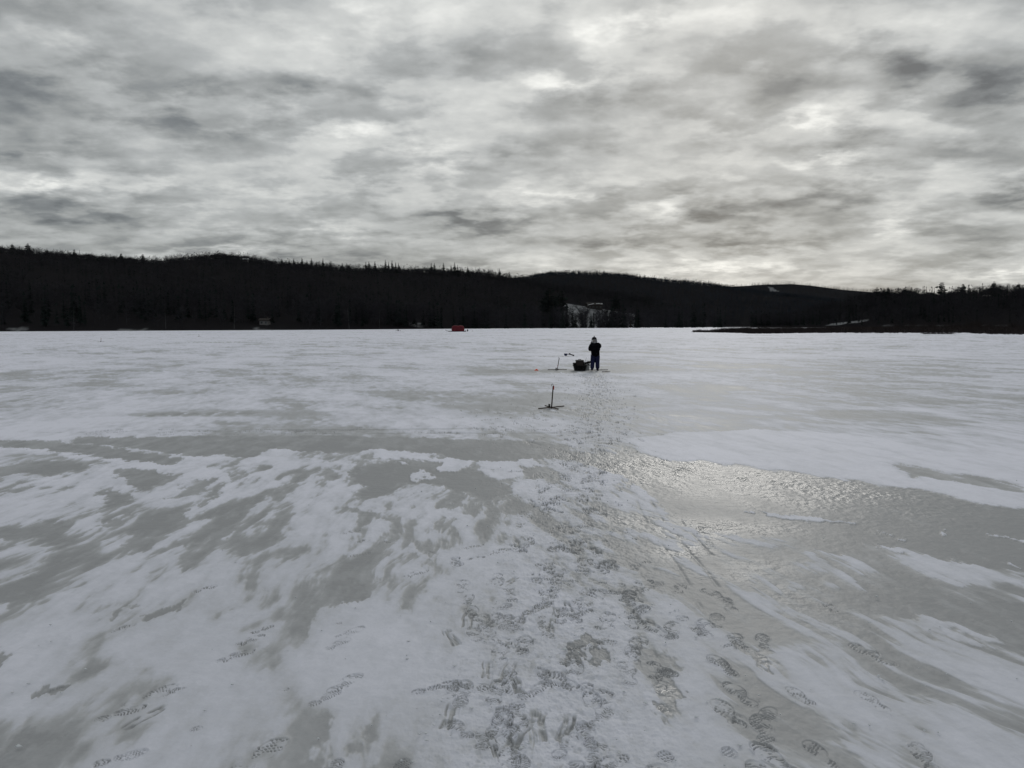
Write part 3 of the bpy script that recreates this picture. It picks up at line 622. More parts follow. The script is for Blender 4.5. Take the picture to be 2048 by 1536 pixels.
icy = mth('SUBTRACT', 1.0, mth('MULTIPLY', mth('SUBTRACT', sn, .25, clamp=True), 2.0, clamp=True), clamp=True)
wi = mth('MULTIPLY', wa, icy)
rr_ = nd('ShaderNodeMix', data_type='FLOAT'); L.new(wi, rr_.inputs[0]); L.new(mr.outputs[0], rr_.inputs[2]); rr_.inputs[3].default_value = .09
L.new(rr_.outputs[0], bs.inputs['Roughness'])
ms = nd('ShaderNodeMapRange'); L.new(sn, ms.inputs[0]); ms.inputs[1].default_value = .1; ms.inputs[2].default_value = .7
ms.inputs[3].default_value = .12; ms.inputs[4].default_value = .20
L.new(mth('MULTIPLY', ms.outputs[0], mth('MULTIPLY_ADD', wi, -.55, 1.0)), bs.inputs['Specular IOR Level'])
b1 = noise(tco, 14, 2, .5, (0, 0, 0), (1, .8, 1)); b2 = noise(tco, 55, 3, .6)
bh = mth('MULTIPLY_ADD', b1.outputs['Fac'], 1.0, mth('MULTIPLY', b2.outputs['Fac'], .14))
bp = nd('ShaderNodeBump'); L.new(bh, bp.inputs['Height']); bp.inputs['Distance'].default_value = .07
L.new(mth('MULTIPLY_ADD', wi, .87, .13), bp.inputs['Strength'])
L.new(bp.outputs[0], bs.inputs['Normal'])
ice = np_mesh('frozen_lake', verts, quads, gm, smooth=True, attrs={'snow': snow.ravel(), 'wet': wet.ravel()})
tag(ice, 'wide frozen lake of grey ice streaked with wind blown snow and boot prints', 'frozen lake', kind='structure')
del A, F, Ff, n_l, n_r, n1, nbig, nfar, qx, qy, jx, jy, px_, py_, quads, verts, td, trail

# lumps of snow kicked up beside the prints
def lumps(n, seed):
    rs = np.random.default_rng(seed)
    base = np.array([(1, 0, 0), (-1, 0, 0), (0, 1, 0), (0, -1, 0), (0, 0, 1), (0, 0, -1)], float)
    fc = np.array([(0, 2, 4), (2, 1, 4), (1, 3, 4), (3, 0, 4), (2, 0, 5), (1, 2, 5), (3, 1, 5), (0, 3, 5)])
    V_, F_ = [], []
    for i in range(n):
        if rs.random() < .88:
            d_ = rs.random() ** 1.3 * seglen[-1]; c = [np.interp(d_, seglen, TR[:, 0]) + rs.normal(0, .55), np.interp(d_, seglen, TR[:, 1])]
        else: c = at(rs.uniform(0, 2048), 900 + 640 * rs.random())[:2]
        if c[1] < 2: continue
        s_ = rs.uniform(.002, .008) * (1.6 if rs.random() < .06 else 1)
        v_ = base * s_ * rs.uniform(.6, 1.4, (6, 1)) * np.array([1.3, 1, .7]) + [c[0], c[1], .012 + s_ * .4]
        F_.append(fc + 6 * len(V_)); V_.append(v_)
    return np.concatenate(V_), np.concatenate(F_)
v_, f_ = lumps(800, 3)
tag(np_mesh('snow_crumbs', v_, f_, M['bank']), 'loose crumbs of snow scattered along the trodden trail', 'snow crumbs', kind='stuff')

# ------------------------------------------------------------------ hills
def hz(px): return 652 - (px - 1024) * .00428           # eye level at that column
def px_of(az): return 1024 + FPX * np.tan(az)
PROF = {  # canopy skyline, pixels of the photograph
 'left': [(-1800, 560), (-900, 520), (-400, 500), (0, 499), (60, 503), (110, 508), (200, 516), (250, 521), (330, 523), (370, 517), (440, 513), (500, 516), (560, 527), (640, 533), (700, 538), (750, 539), (860, 541), (900, 543), (980, 548), (1040, 559), (1100, 572), (1180, 580), (1300, 600), (1420, 640), (1500, 660)],
 'mid': [(700, 640), (900, 590), (1000, 562), (1045, 556), (1100, 548), (1150, 546), (1200, 548), (1250, 552), (1300, 558), (1350, 563), (1420, 570), (1500, 582), (1650, 600), (1800, 618), (2100, 640), (2600, 650)],
 'far': [(1100, 645), (1250, 600), (1380, 578), (1450, 573), (1480, 571), (1530, 568), (1580, 567), (1620, 570), (1680, 578), (1740, 583), (1850, 588), (2000, 600), (2300, 640)],
 'right': [(1500, 652), (1560, 640), (1640, 615), (1700, 598), (1740, 586), (1800, 582), (1850, 583), (1900, 581), (1960, 577), (2048, 575), (2300, 565), (2800, 560), (4000, 570)]}
LAY = { # shore distance, ridge distance, back distance, canopy height subtracted, az range
 'left': dict(shore=[(-3000, 380), (0, 430), (600, 470), (1000, 600), (1300, 690), (1600, 720)], ridge=950, back=1300, tree=3.2, px=(-2600, 1500)),
 'mid': dict(shore=[(700, 900), (3000, 900)], ridge=1600, back=2100, tree=3.2, px=(750, 2500)),
 'far': dict(shore=[(1000, 2300), (3000, 2300)], ridge=3000, back=3600, tree=4, px=(1120, 2280)),
 'right': dict(shore=[(1400, 560), (1640, 520), (2048, 420), (4000, 380)], ridge=640, back=1000, tree=6.5, px=(1500, 5200))}
def hill_z(name, px, d):
    l = LAY[name]; pf = np.array(PROF[name]); sh = np.array(l['shore'])
    y = np.interp(px, pf[:, 0], pf[:, 1])
    ca = 1 / np.sqrt(1 + ((px - 1024) / FPX) ** 2)           # ridge lies on a line of constant forward distance
    Hh = CAM_H + (hz(px) - y) / FPX * l['ridge'] - l['tree']
    s0 = np.interp(px, sh[:, 0], sh[:, 1])
    t_ = (d - s0) / (l['ridge'] - s0)
    up = np.clip(t_, 0, 1); up = up * .8 + .2 * up * up * (3 - 2 * up)
    dn = sstep(l['back'], l['ridge'], d) * .6 + .4
    z_ = np.maximum(Hh, 1.2) * up * np.where(d > l['ridge'], dn, 1)
    z_ = z_ + (fbm(px * d / FPX / 60, d / 60, 3, 61) * 4.0) * np.clip(up, 0, 1) * (1 - np.exp(-((d - l['ridge']) / 60) ** 2))
    return np.where(t_ < 0, -1.0 + t_, z_ + .6 * sstep(0, .03, t_))
# snow clearings on the slopes: px0, px1, d0, d1
CLEAR = [(1112, 1272, 640, 800), (236, 340, 434, 452), (22, 58, 434, 444), (510, 556, 458, 470), (1655, 1735, 522, 536), (826, 850, 556, 575)]
def cleared(px, d):
    m_ = np.zeros(np.shape(px), bool)
    w1 = vnoise(px * .06, d * .05, 13) * 14; w2 = vnoise(px * .05, d * .07, 14) * 9
    for a, b, c, e in CLEAR:
        g = .5 if b - a > 80 else .3
        m_ |= (px + w1 * g > a) & (px + w1 * g < b) & (d + w2 * g > c) & (d + w2 * g < e)
    return m_
hm = bpy.data.materials.new('hill_ground'); hm.use_nodes = True
N, L = hm.node_tree.nodes, hm.node_tree.links
att = mth('MULTIPLY', nd('ShaderNodeAttribute', attribute_name='snow').outputs['Fac'], .30)
nn = noise(nd('ShaderNodeTexCoord').outputs['Object'], .15, 6, .6)
r_ = nd('ShaderNodeMix', data_type='RGBA'); r_.inputs[6].default_value = (.015, .0145, .016, 1); r_.inputs[7].default_value = (.62, .65, .68, 1)
L.new(mth('MULTIPLY', att, mth('MULTIPLY_ADD', nn.outputs['Fac'], 1.6, .1), clamp=True), r_.inputs[0])
L.new(r_.outputs[2], N['Principled BSDF'].inputs['Base Color']); N['Principled BSDF'].inputs['Roughness'].default_value = .95
N['Principled BSDF'].inputs['Specular IOR Level'].default_value = 0
HL = {'left': 'low dark wooded hill rising behind the left shore', 'mid': 'rounded wooded hill behind the middle of the far shore', 'far': 'far blue grey hill with a pale ski slope patch', 'right': 'low wooded rise behind the marsh on the right'}
for nm in ('left', 'mid', 'far', 'right'):
    l = LAY[nm]
    pxs = np.linspace(l['px'][0], l['px'][1], 500); sh = np.array(l['shore'])
    smin = sh[:, 1].min() - 10
    ds = np.concatenate([np.linspace(smin, l['ridge'], 110), np.linspace(l['ridge'], l['back'], 25)[1:]])
    PX, D = np.meshgrid(pxs, ds); Zh = hill_z(nm, PX, D)
    s_ = cleared(PX, D).astype(float) * np.where(PX < 900, .55 + .4 * vnoise(PX * .12, D * .2, 6), 1)
    if nm == 'mid': s_ = np.zeros_like(s_)
    if nm == 'far': s_ = np.where((np.abs(PX - 1541 + (D - 2890) * .12 + 3 * vnoise(PX * .5, D * .1, 2)) < 4 - (D - 2890) * .04) & (D > 2830) & (D < 2935), 1., 0.)
    if nm == 'right': s_ = np.maximum(s_, np.where((D < np.interp(PX, sh[:, 0], sh[:, 1]) + 7) & (PX > 1760) & (vnoise(PX * .05, D * .0, 3) > -.1), .35, 0))
    vv = np.stack([(PX - 1024) / FPX * D, D, Zh], 2).reshape(-1, 3)
    a_ = np.arange(PX.size, dtype=np.int32).reshape(PX.shape)
    q_ = np.stack([a_[:-1, :-1].ravel(), a_[:-1, 1:].ravel(), a_[1:, 1:].ravel(), a_[1:, :-1].ravel()], 1)
    tag(np_mesh('hills', vv, q_, hm, smooth=True, attrs={'snow': s_.ravel()}), HL[nm], 'hill', kind='structure')

# ------------------------------------------------------------------ trees
def tri_blades(P0, P1, wd, rs):
    """thin triangles from P0 (base) to P1 (tip)"""
    n = len(P0); d = P1 - P0
    side = np.cross(d, rs.normal(size=(n, 3))); side /= np.linalg.norm(side, axis=1, keepdims=True) + 1e-9
    wd = np.broadcast_to(np.asarray(wd, float), (n,))[:, None]
    V_ = np.stack([P0 + side * wd / 2, P0 - side * wd / 2, P1], 1).reshape(-1, 3)
    return V_, np.arange(3 * n).reshape(-1, 3)
def cat(parts):
    V_, F_, b = [], [], 0
    for v, f in parts: V_.append(v); F_.append(f + b); b += len(v)
    return np.concatenate(V_), np.concatenate(F_)
def trunk_v(h, r, n=5, lean=(0, 0)):
    a = np.linspace(0, 2 * math.pi, n, endpoint=False)
    b = np.stack([r * np.cos(a), r * np.sin(a), np.full(n, -1.0)], 1); t_ = np.stack([.15 * r * np.cos(a) + lean[0], .15 * r * np.sin(a) + lean[1], np.full(n, h)], 1)
    f = []
    for k in range(n): q = (k + 1) % n; f += [(k, q, n + q), (k, n + q, n + k)]
    return np.concatenate([b, t_]), np.array(f)
def conifer_crown(rs, h, r, tiers, nb, base=.12, flat=False, sub=1, power=.9):
    parts = []
    for i in range(tiers):
        t_ = (i + rs.uniform(-.3, .3)) / tiers; t_ = min(max(t_, 0), .985)
        z = h * (base + (1 - base) * t_)
        rr = r * (1 - t_) ** power * rs.uniform(.65, 1.15)
        a = rs.uniform(0, 2 * math.pi) + np.arange(nb) * 2 * math.pi / nb + rs.uniform(-.35, .35, nb)
        l = rr * rs.uniform(.55, 1.15, nb)
        dr = (rs.uniform(-.05, .12, nb) if flat else -rs.uniform(.15, .5, nb)) * l
        P0 = np.stack([0 * a, 0 * a, np.full(nb, z)], 1)
        P1 = np.stack([l * np.cos(a), l * np.sin(a), z + dr], 1)
        if sub == 1: parts.append(tri_blades(P0, P1, l * .5 + h * .02, rs)); continue
        for k in range(sub):                                  # boughs of several needle clumps
            f0 = rs.uniform(.15, .8, nb)[:, None]; Q0 = P0 * (1 - f0) + P1 * f0
            ln = l[:, None] * rs.uniform(.25, .5, (nb, 1))
            Q1 = Q0 + np.stack([np.cos(a + rs.uniform(-.9, .9, nb)), np.sin(a + rs.uniform(-.9, .9, nb)), rs.uniform(-.1, .4, nb)], 1) * ln
            parts.append(tri_blades(Q0, Q1, ln[:, 0] * 1.1, rs))
        parts.append(tri_blades(P0, P1, l * .16 + .1, rs))
    parts.append(tri_blades(np.array([[0, 0, h * .9]]), np.array([[0, 0, h * 1.02]]), h * .02 + .1, rs))
    return cat(parts)
def hardwood_crown(rs, h, r, nl, nt, fat=1.0):
    P0, P1, W = [], [], []
    for i in range(nl):
        z0 = h * rs.uniform(.08, .7); a = rs.uniform(0, 2 * math.pi); l = r * rs.uniform(.6, 1.1)
        p0 = np.array([0, 0, z0]); p1 = np.array([l * math.cos(a), l * math.sin(a), z0 + h * rs.uniform(.15, .35)])
        P0.append(p0); P1.append(p1); W.append(h * .016)
        for k in range(nt):
            f = rs.uniform(.3, 1.0); q0 = p0 * (1 - f) + p1 * f
            dv = rs.normal(size=3) * np.array([.13, .13, .06]) * h + np.array([0, 0, .09 * h])
            P0.append(q0); P1.append(q0 + dv); W.append(h * .012 * fat)
    return tri_blades(np.array(P0), np.array(P1), np.array(W), rs)
rs = np.random.default_rng(8)
far_con = [cat([conifer_crown(rs, 1, .17, 6, 4), trunk_v(.9, .012, 3)]) for _ in range(8)]
far_hard = [hardwood_crown(rs, 1, .30, 9, 7) for _ in range(8)]
def dense_crown(rs, h, r):
    return hardwood_crown(rs, h, r, 15, 13, 1.9)
crest_hard = [dense_crown(rs, 1, .42) for _ in range(8)]
near_con = [cat([conifer_crown(rs, 1, rs.uniform(.14, .2), 13, 7), trunk_v(.9, .012, 4)]) for _ in range(8)]
near_hard = [cat([hardwood_crown(rs, 1, .24, 10, 9), trunk_v(.9, .011, 4)]) for _ in range(8)]
def plant(name, variants, pts, hs, material, label, rs):
    V_, F_, b = [], [], 0
    kk = rs.integers(0, len(variants), len(pts))
    for k, (v, f) in enumerate(variants):
        s_ = np.nonzero(kk == k)[0]
        if not len(s_): continue
        a = rs.uniform(0, 2 * math.pi, len(s_)); c, s = np.cos(a)[:, None], np.sin(a)[:, None]; h = hs[s_][:, None]
        wf = rs.uniform(.8, 1.25, (len(s_), 1))
        x = (v[None, :, 0] * c - v[None, :, 1] * s) * h * wf + pts[s_][:, 0:1]
        y = (v[None, :, 0] * s + v[None, :, 1] * c) * h * wf + pts[s_][:, 1:2]
        z = v[None, :, 2] * h + pts[s_][:, 2:3]
        V_.append(np.stack([x, y, z], 2).reshape(-1, 3))
        F_.append((f[None] + (np.arange(len(s_)) * len(v))[:, None, None]).reshape(-1, 3) + b); b += len(s_) * len(v)
    o = np_mesh(name, np.concatenate(V_), np.concatenate(F_), material)
    return tag(o, label, 'forest', kind='stuff')
def scatter(layer, n, p0, p1, d0, d1, rs, uniform_px=False):
    px = rs.uniform(p0, p1, n)
    sh = np.array(LAY[layer]['shore']); s0 = np.interp(px, sh[:, 0], sh[:, 1])
    lo = np.maximum(d0, s0 + 3) if d0 > 0 else s0 + 3
    d = lo + (d1 - lo) * rs.random(n) ** .85
    m_ = ~cleared(px, d) | (rs.random(n) < .22); px, d = px[m_], d[m_]
    # spots in front of a clearing stay thin
    z = hill_z(layer, px, d)
    return np.stack([(px - 1024) / FPX * d, d, z], 1), px, d
def wood(layer, n_hard, n_con, p0, p1, d0, d1, hh, hc, near, mh, mc, labels, seed):
    rs = np.random.default_rng(seed)
    p, px, d = scatter(layer, n_hard, p0, p1, d0, d1, rs)
    patch = vnoise(px * .012, d * .012, seed); k = patch > -.5
    plant('hardwood_forest', {True: near_hard, False: far_hard, 'crest': crest_hard}[near], p[k], rs.uniform(hh * (.5 if near == 'crest' else .75), hh * 1.1, k.sum()) * (1 + (.25 * vnoise(px[k] * .03, d[k] * .01, 5) if near == 'crest' else 0)), mh, labels[0], rs)
    p, px, d = scatter(layer, n_con, p0, p1, d0, d1, rs)
    patch = vnoise(px * .012, d * .012, seed); k = (patch < .25) | (rs.random(len(px)) < .25)
    plant('conifer_forest', near_con if near else far_con, p[k], rs.uniform(hc * .6, hc * 1.0, k.sum()), mc, labels[1], rs)
wood('left', 900, 500, -1500, 1450, 0, 560, 17, 19, True, M['hardwood'], M['conifer'], ('leafless trees crowding the far shore left of the clearing', 'dark spruces mixed into the far shore wood'), 1)
wood('left', 11500, 5200, -1300, 1480, 520, 985, 8.6, 9.5, False, M['hardwood'], M['conifer'], ('leafless wood covering the low hill on the left', 'dark conifers covering the low hill on the left'), 2)
wood('mid', 3200, 6500, 850, 1900, 950, 1640, 9.5, 11, False, M['hazy_wood'], M['hazy_wood'], ('leafless wood on the rounded hill in the middle', 'dark conifers on the rounded hill in the middle'), 3)
wood('left', 5200, 2200, -900, 1300, 900, 975, 5.2, 6.2, 'crest', M['hardwood'], M['conifer'], ('leafless trees along the crest of the low hill on the left', 'dark conifers along the crest of the low hill on the left'), 22)
wood('mid', 2000, 2200, 900, 1700, 1560, 1625, 6.0, 9, 'crest', M['hazy_wood'], M['hazy_wood'], ('leafless trees along the crest of the rounded hill', 'dark conifers along the crest of the rounded hill'), 23)
wood('right', 1500, 900, 1640, 2700, 590, 650, 6, 8, 'crest', M['hardwood'], M['conifer'], ('leafless trees along the crest behind the marsh', 'dark conifers along the crest behind the marsh'), 24)
wood('far', 900, 5000, 1350, 1900, 2600, 3030, 10, 12, False, M['hazy_wood'], M['hazy_wood'], ('leafless trees on the most distant hill', 'conifers on the most distant hill'), 4)
wood('right', 3800, 1500, 1500, 3400, 0, 655, 9.5, 10.5, True, M['hardwood'], M['conifer'], ('leafless trees behind the marsh on the right', 'dark conifers behind the marsh on the right'), 5)

wood('left', 260, 60, 1100, 1282, 606, 700, 9, 9, True, M['hardwood'], M['conifer'], ('thin leafless trees screening the snowy clearing', 'young dark spruces screening the snowy clearing'), 31)
# pines one can tell apart on the skyline
def pine(name, h, r, seed, kind='pine', detail=True):
    rs = np.random.default_rng(seed)
    e = empty(name, (0, 0, 0))
    if kind == 'pine': v, f = conifer_crown(rs, h, r, 13, 8, base=.3, flat=True, sub=5, power=.5)
    elif kind == 'spruce': v, f = conifer_crown(rs, h, r, 22, 10, base=.06, sub=4, power=.62)
    else: v, f = hardwood_crown(rs, h, r, 14, 12)
    np_mesh('crown', v, f, M['pine'] if kind != 'bare' else M['hardwood'], e)
    v, f = trunk_v(h * .96, h * .012 + .08, 6); np_mesh('trunk', v, f, M['bark'] if kind != 'birch' else M['birch'], e)
    return e
protos = {}
def put_tree(kind, px, ytop, layer, d, hmin, label, group=None, seed=0, r=.24):
    """tree standing on the slope at bearing px and distance d whose tip reaches ytop"""
    z0 = float(hill_z(layer, np.array([px], float), np.array([d], float))[0]) - .3
    zt = at_d(px, ytop, d)[2]; h = max(zt - z0, hmin)
    key = (kind, seed % 4)
    nm = {'pine': 'pine_tree', 'spruce': 'spruce_tree', 'bare': 'bare_tree'}[kind]
    if key not in protos:
        o = pine(nm, 10.0, 10 * r, 100 + seed % 4 + hash(kind == 'pine') % 2 * 10, kind); protos[key] = o
    else: o = copy_tree(protos[key])
    o.location = ((px - 1024) / FPX * d, d, z0); s_ = h / 10
    o.scale = (s_ * random.uniform(.85, 1.1), s_ * random.uniform(.85, 1.1), s_); o.rotation_euler.z = random.uniform(0, 6.28)
    tag(o, label, 'tree', group)
    return o
SKY_L = [ # px, tip y, label
 (66, 491, 'tall pine standing highest on the skyline at the far left'), (35, 492, 'small pine just left of the tallest skyline pine'), (157, 503, 'broad pine alone on the skyline between the left pine and the saddle'),
 (250, 511, 'wide pine at the start of the low saddle in the left skyline'), (293, 513, 'narrow pine at the right of the low saddle in the left skyline'), (103, 505, 'short pine stub on the descending left skyline')]
for i, (a, b, l_) in enumerate(SKY_L): put_tree('pine', a, b - 5, 'left', 930, 8, l_, 'pines on the left skyline', i, .34)
ROW = [(568, 524), (583, 525), (592, 523), (608, 522), (618, 527), (627, 523), (637, 529), (650, 523), (664, 528), (688, 532), (702, 534), (735, 530), (741, 529), (753, 529), (774, 526), (780, 530), (787, 527), (794, 531), (800, 532), (865, 532), (871, 532), (889, 532), (904, 537), (911, 531), (917, 536), (937, 539), (978, 544), (1000, 543)]
for i, (a, b) in enumerate(ROW):
    put_tree('spruce', a, b - 7, 'left', 930, 8, 'pointed spruce in the ragged row of spruces on the middle of the ridge', 'pointed spruces along the ridge', i, .24)
SKY_R = [(1880, 568, 'flat topped pine rising highest on the right skyline'), (2032, 569, 'bushy pine at the right end of the skyline'), (1751, 578, 'small round pine at the left start of the right skyline'), (1773, 578, 'second small pine on the left start of the right skyline'), (1922, 571, 'thin top heavy pine left of the highest pine on the right'), (1983, 566, 'dark pine between the highest pine and the right edge'), (1806, 579, 'squat pine on the left half of the right skyline'), (1765, 580, 'low pine between the two small round pines')]
for i, (a, b, l_) in enumerate(SKY_R): put_tree('pine', a, b - 4, 'right', 630, 8, l_, 'pines on the right skyline', i, .34)
# trees standing out against the snowy clearing
CL_T = [('spruce', 1119, 592, 640), ('spruce', 1107, 600, 630), ('spruce', 1133, 618, 618), ('pine', 1100, 574, 660), ('pine', 1122, 580, 690), ('spruce', 1151, 626, 612), ('bare', 1160, 618, 616), ('spruce', 1166, 628, 612), ('bare', 1171, 612, 618),
        ('spruce', 1182, 630, 611), ('bare', 1188, 622, 618), ('spruce', 1199, 626, 616), ('bare', 1206, 618, 622), ('spruce', 1212, 612, 640), ('spruce', 1226, 600, 625), ('spruce', 1237, 606, 622), ('bare', 1245, 612, 620), ('bare', 1253, 616, 618), ('bare', 1261, 618, 618), ('spruce', 1274, 610, 622), ('pine', 1232, 590, 770)]
for i, (k, a, b, d) in enumerate(CL_T):
    put_tree(k, a, b, 'left', d, 3, {'spruce': 'dark spruce in front of the snowy clearing below the house', 'pine': 'tall dark pine beside the snowy clearing', 'bare': 'leafless tree in front of the snowy clearing below the house'}[k], {'spruce': 'spruces by the clearing', 'pine': 'pines by the clearing', 'bare': 'leafless trees by the clearing'}[k], i, .18)

# ------------------------------------------------------------------ houses
def house(px, d, z_, w_, dp, hw, hr, label, wall, snowy, rz=0, porch=False):
    e = empty('house', ((px - 1024) / FPX * d, d, z_), rz)
    b = MB(); b.box((0, 0, hw / 2 - 1), (w_, dp, hw + 2)); b.build('wall', wall, e)
    r = MB(); o_ = .6
    P_ = [(-w_ / 2 - o_, -dp / 2 - o_, hw), (w_ / 2 + o_, -dp / 2 - o_, hw), (w_ / 2 + o_, dp / 2 + o_, hw), (-w_ / 2 - o_, dp / 2 + o_, hw), (-w_ / 2 - o_, 0, hw + hr), (w_ / 2 + o_, 0, hw + hr)]
    P2 = [(x, y, z + .35) for x, y, z in P_]
    r.add(P_ + P2, [(0, 1, 7, 6), (2, 3, 9, 8), (6, 7, 11, 10), (8, 9, 10, 11), (0, 6, 10, 4), (3, 4, 10, 9), (1, 5, 11, 7), (2, 8, 11, 5), (0, 4, 5, 1), (3, 2, 5, 4)])
    rf = r.build('roof', M['snow'] if snowy else M['siding'], e)
    c = MB(); c.box((w_ * .22, .5, hw + hr), (1.0, 1.0, 2.4)); c.build('chimney', M['siding'], rf)
    for k in range(max(2, int(w_ / 3.5))):
        x = (k + .5) / max(2, int(w_ / 3.5)) * w_ - w_ / 2
        q = MB(); q.box((x, -dp / 2 - .03, hw * .52), (1.3, .1, 1.4)); fr = q.build('window', M['siding_pale'], e)
        q = MB(); q.box((x, -dp / 2 - .09, hw * .52), (1.1, .06, 1.2)); q.build('pane', M['glass'], fr)
    return tag(e, label, 'house')
def zg(layer, px, d): return float(hill_z(layer, np.array([float(px)]), np.array([float(d)]))[0])
d = 790; z0 = at_d(1200, 618, d)[2] 
h1 = house(1188, d, z0, 14, 9, 3.6, 2.2, 'long dark lodge above the snowy clearing with snow on its roof', M['siding'], False, RAD(8))
def snow_strip(parent, p, s, rz=0):
    b = MB(); b.box((0, 0, 0), s, Matrix.Rotation(rz, 3, 'Y')); o = b.build('roof_snow', M['snow'], parent, bevel=.05); o.location = p; return o
snow_strip(h1, (-4.4, -5.25, 4.35), (6.0, .5, .3), RAD(-14)); snow_strip(h1, (2.6, -5.0, 5.0), (3.2, .6, .5)); snow_strip(h1, (6.0, -5.0, 4.8), (2.0, .6, .5))
house(497, 900, max(at_d(497, 528, 900)[2], zg('left', 497, 900)), 5, 5, 2.4, 1.0, 'small pale house peeking out on top of the left hill', M['siding_pale'], True)
house(532, 486, zg('left', 532, 486), 5, 5, 2.2, 1.2, 'little cottage under the trees on the left shore', M['siding_pale'], False)
0 and house(262, 462, zg('left', 262, 462), 7, 6, 2.6, 1.6, 'dark cabin on the left shore beside the snow bank', M['siding'], False)
# pale birch trunks on the shore
def birch(px, d, h, lean, layer, label):
    e = empty('birch_tree', ((px - 1024) / FPX * d, d, zg(layer, px, d) - .3))
    rs = np.random.default_rng(int(px)); v, f = trunk_v(h, .16, 5, (lean, 0)); np_mesh('trunk', v, f, M['birch'], e)
    v, f = hardwood_crown(rs, h, h * .2, 8, 8); np_mesh('crown', v, f, M['hardwood'], e)
    return tag(e, label, 'tree', 'birches along the far shore')
for i, px in enumerate([352, 334, 478, 470, 640, 760, 905, 1000, 1075, 1290, 1310, 1395, 1560, 150, 60, 700]):
    dd_ = float(np.interp(px, [p[0] for p in LAY['left']['shore']], [p[1] for p in LAY['left']['shore']])) + 3 + (i * 7 % 5)
    if i % 2: birch(px, dd_, 10 + (i * 5 % 4), random.uniform(-1, 1), 'left', 'pale thin birch trunk leaning at the edge of the far shore wood')

# ------------------------------------------------------------------ marsh spit on the right
def spit(pts_near, pts_far, name, label):
    n = 220
    xs = np.linspace(0, 1, n)
    pn = np.array([at(*p)[:2] for p in pts_near]); pf = np.array([at(*p)[:2] for p in pts_far])
    def along(P_):
        s = np.linspace(0, 1, len(P_)); return np.stack([np.interp(xs, s, P_[:, 0]), np.interp(xs, s, P_[:, 1])], 1)
    a, b = along(pn), along(pf)
    return a, b
SPN = [(1385, 664.2), (1440, 665.2), (1485, 666.2), (1500, 667.4), (1545, 667.4), (1600, 666.4), (1680, 666.0), (1760, 666.6), (1850, 666.3), (1940, 666.0), (1960, 668.4), (2048, 669.6), (2300, 674), (2800, 690)]
SPF = [(1385, 663.6), (1440, 663.0), (1485, 661.5), (1500, 660.5), (1545, 659.5), (1600, 657.6), (1680, 655.4), (1760, 654.5), (1850, 654), (1940, 653.5), (1960, 653.5), (2048, 653), (2300, 652.5), (2800, 652)]
a_, b_ = spit(SPN, SPF, '', '')
tt = np.linspace(0, 1, 12)
G = a_[:, None, :] * (1 - tt[None, :, None]) + b_[:, None, :] * tt[None, :, None]
zsp = .45 * np.sin(np.pi * np.clip(tt * 1.0, 0, 1)) ** .5; zsp = np.where(tt >= 1, -.2, zsp); zsp[0] = -.1
ZZ = np.broadcast_to(zsp[None], G.shape[:2])
v_ = np.concatenate([G, ZZ[..., None]], 2).reshape(-1, 3)
q = np.arange(G.shape[0] * 12, dtype=np.int32).reshape(-1, 12)
q_ = np.stack([q[:-1, :-1].ravel(), q[1:, :-1].ravel(), q[1:, 1:].ravel(), q[:-1, 1:].ravel()], 1)
tag(np_mesh('marsh_ground', v_, q_, M['shrub'], smooth=True), 'low boggy spit reaching into the lake from the right', 'marsh', kind='structure')
rs = np.random.default_rng(77)
def shrubs(n, hh, tlo, thi, seed, s_lo=0.0):
    rs = np.random.default_rng(seed)
    s = s_lo + (1 - s_lo) * rs.random(n) ** .8; t_ = rs.uniform(tlo, thi, n) ** 1.3
    i = s * (len(a_) - 1); i0 = np.floor(i).astype(int).clip(0, len(a_) - 2); f = (i - i0)[:, None]
    A0 = a_[i0] * (1 - f) + a_[i0 + 1] * f; B0 = b_[i0] * (1 - f) + b_[i0 + 1] * f
    c = A0 * (1 - t_[:, None]) + B0 * t_[:, None]
    hgt = hh * rs.uniform(.5, 1.1, n) * sstep(-.02, .12, s) * (1 + .35 * vnoise(c[:, 0] * .5, c[:, 1] * .1, 3))
    k = 12
    P0 = np.repeat(np.c_[c, np.zeros(n)], k, 0) + rs.normal(0, .12, (n * k, 3)) * [1, 1, 0]
    P1 = P0 + np.c_[rs.normal(0, .38, (n * k, 2)), rs.uniform(.6, 1.1, n * k)] * np.repeat(hgt, k)[:, None]
    return tri_blades(P0, P1, .05 + .03 * rs.random(n * k), rs)
v_, f_ = shrubs(5200, 1.25, 0, 1, 5)
tag(np_mesh('marsh_brush', v_, f_, M['shrub']), 'dense low leafless brush covering the marsh spit', 'brush', kind='stuff')
v_, f_ = shrubs(700, 3.4, .3, 1, 6, .55)
tag(np_mesh('marsh_thicket', v_, f_, M['shrub']), 'taller leafless thicket at the right end of the marsh', 'thicket', kind='stuff')
def bush(px, py, h, wd, label, n=70, seed=0):
    rs = np.random.default_rng(seed); c = at(px, py)
    P0 = rs.normal(0, wd * .18, (n, 3)) * [1, 1, 0]; P1 = P0 + np.c_[rs.normal(0, wd * .32, (n, 2)), rs.uniform(.4, 1, n) * h]
    v1 = tri_blades(P0, P1, .035, rs)
    f_ = rs.uniform(.3, .8, (n * 2, 1)); i_ = rs.integers(0, n, n * 2); Q0 = P0[i_] * (1 - f_) + P1[i_] * f_
    v2 = tri_blades(Q0, Q0 + np.c_[rs.normal(0, .2, (n * 2, 2)), rs.uniform(.05, .35, n * 2)] * h, .03, rs)
    v, f = cat([v1, v2]); o = np_mesh('shrub', v, f, M['shrub']); o.location = c
    return tag(o, label, 'shrub', 'low shrubs at the edge of the marsh')
bush(1399, 664.6, .95, 1.8, 'first wispy shrub at the tip of the marsh spit', 110, 1)
bush(1411, 664.8, .8, 1.5, 'second wispy shrub from the tip of the spit', 90, 2)
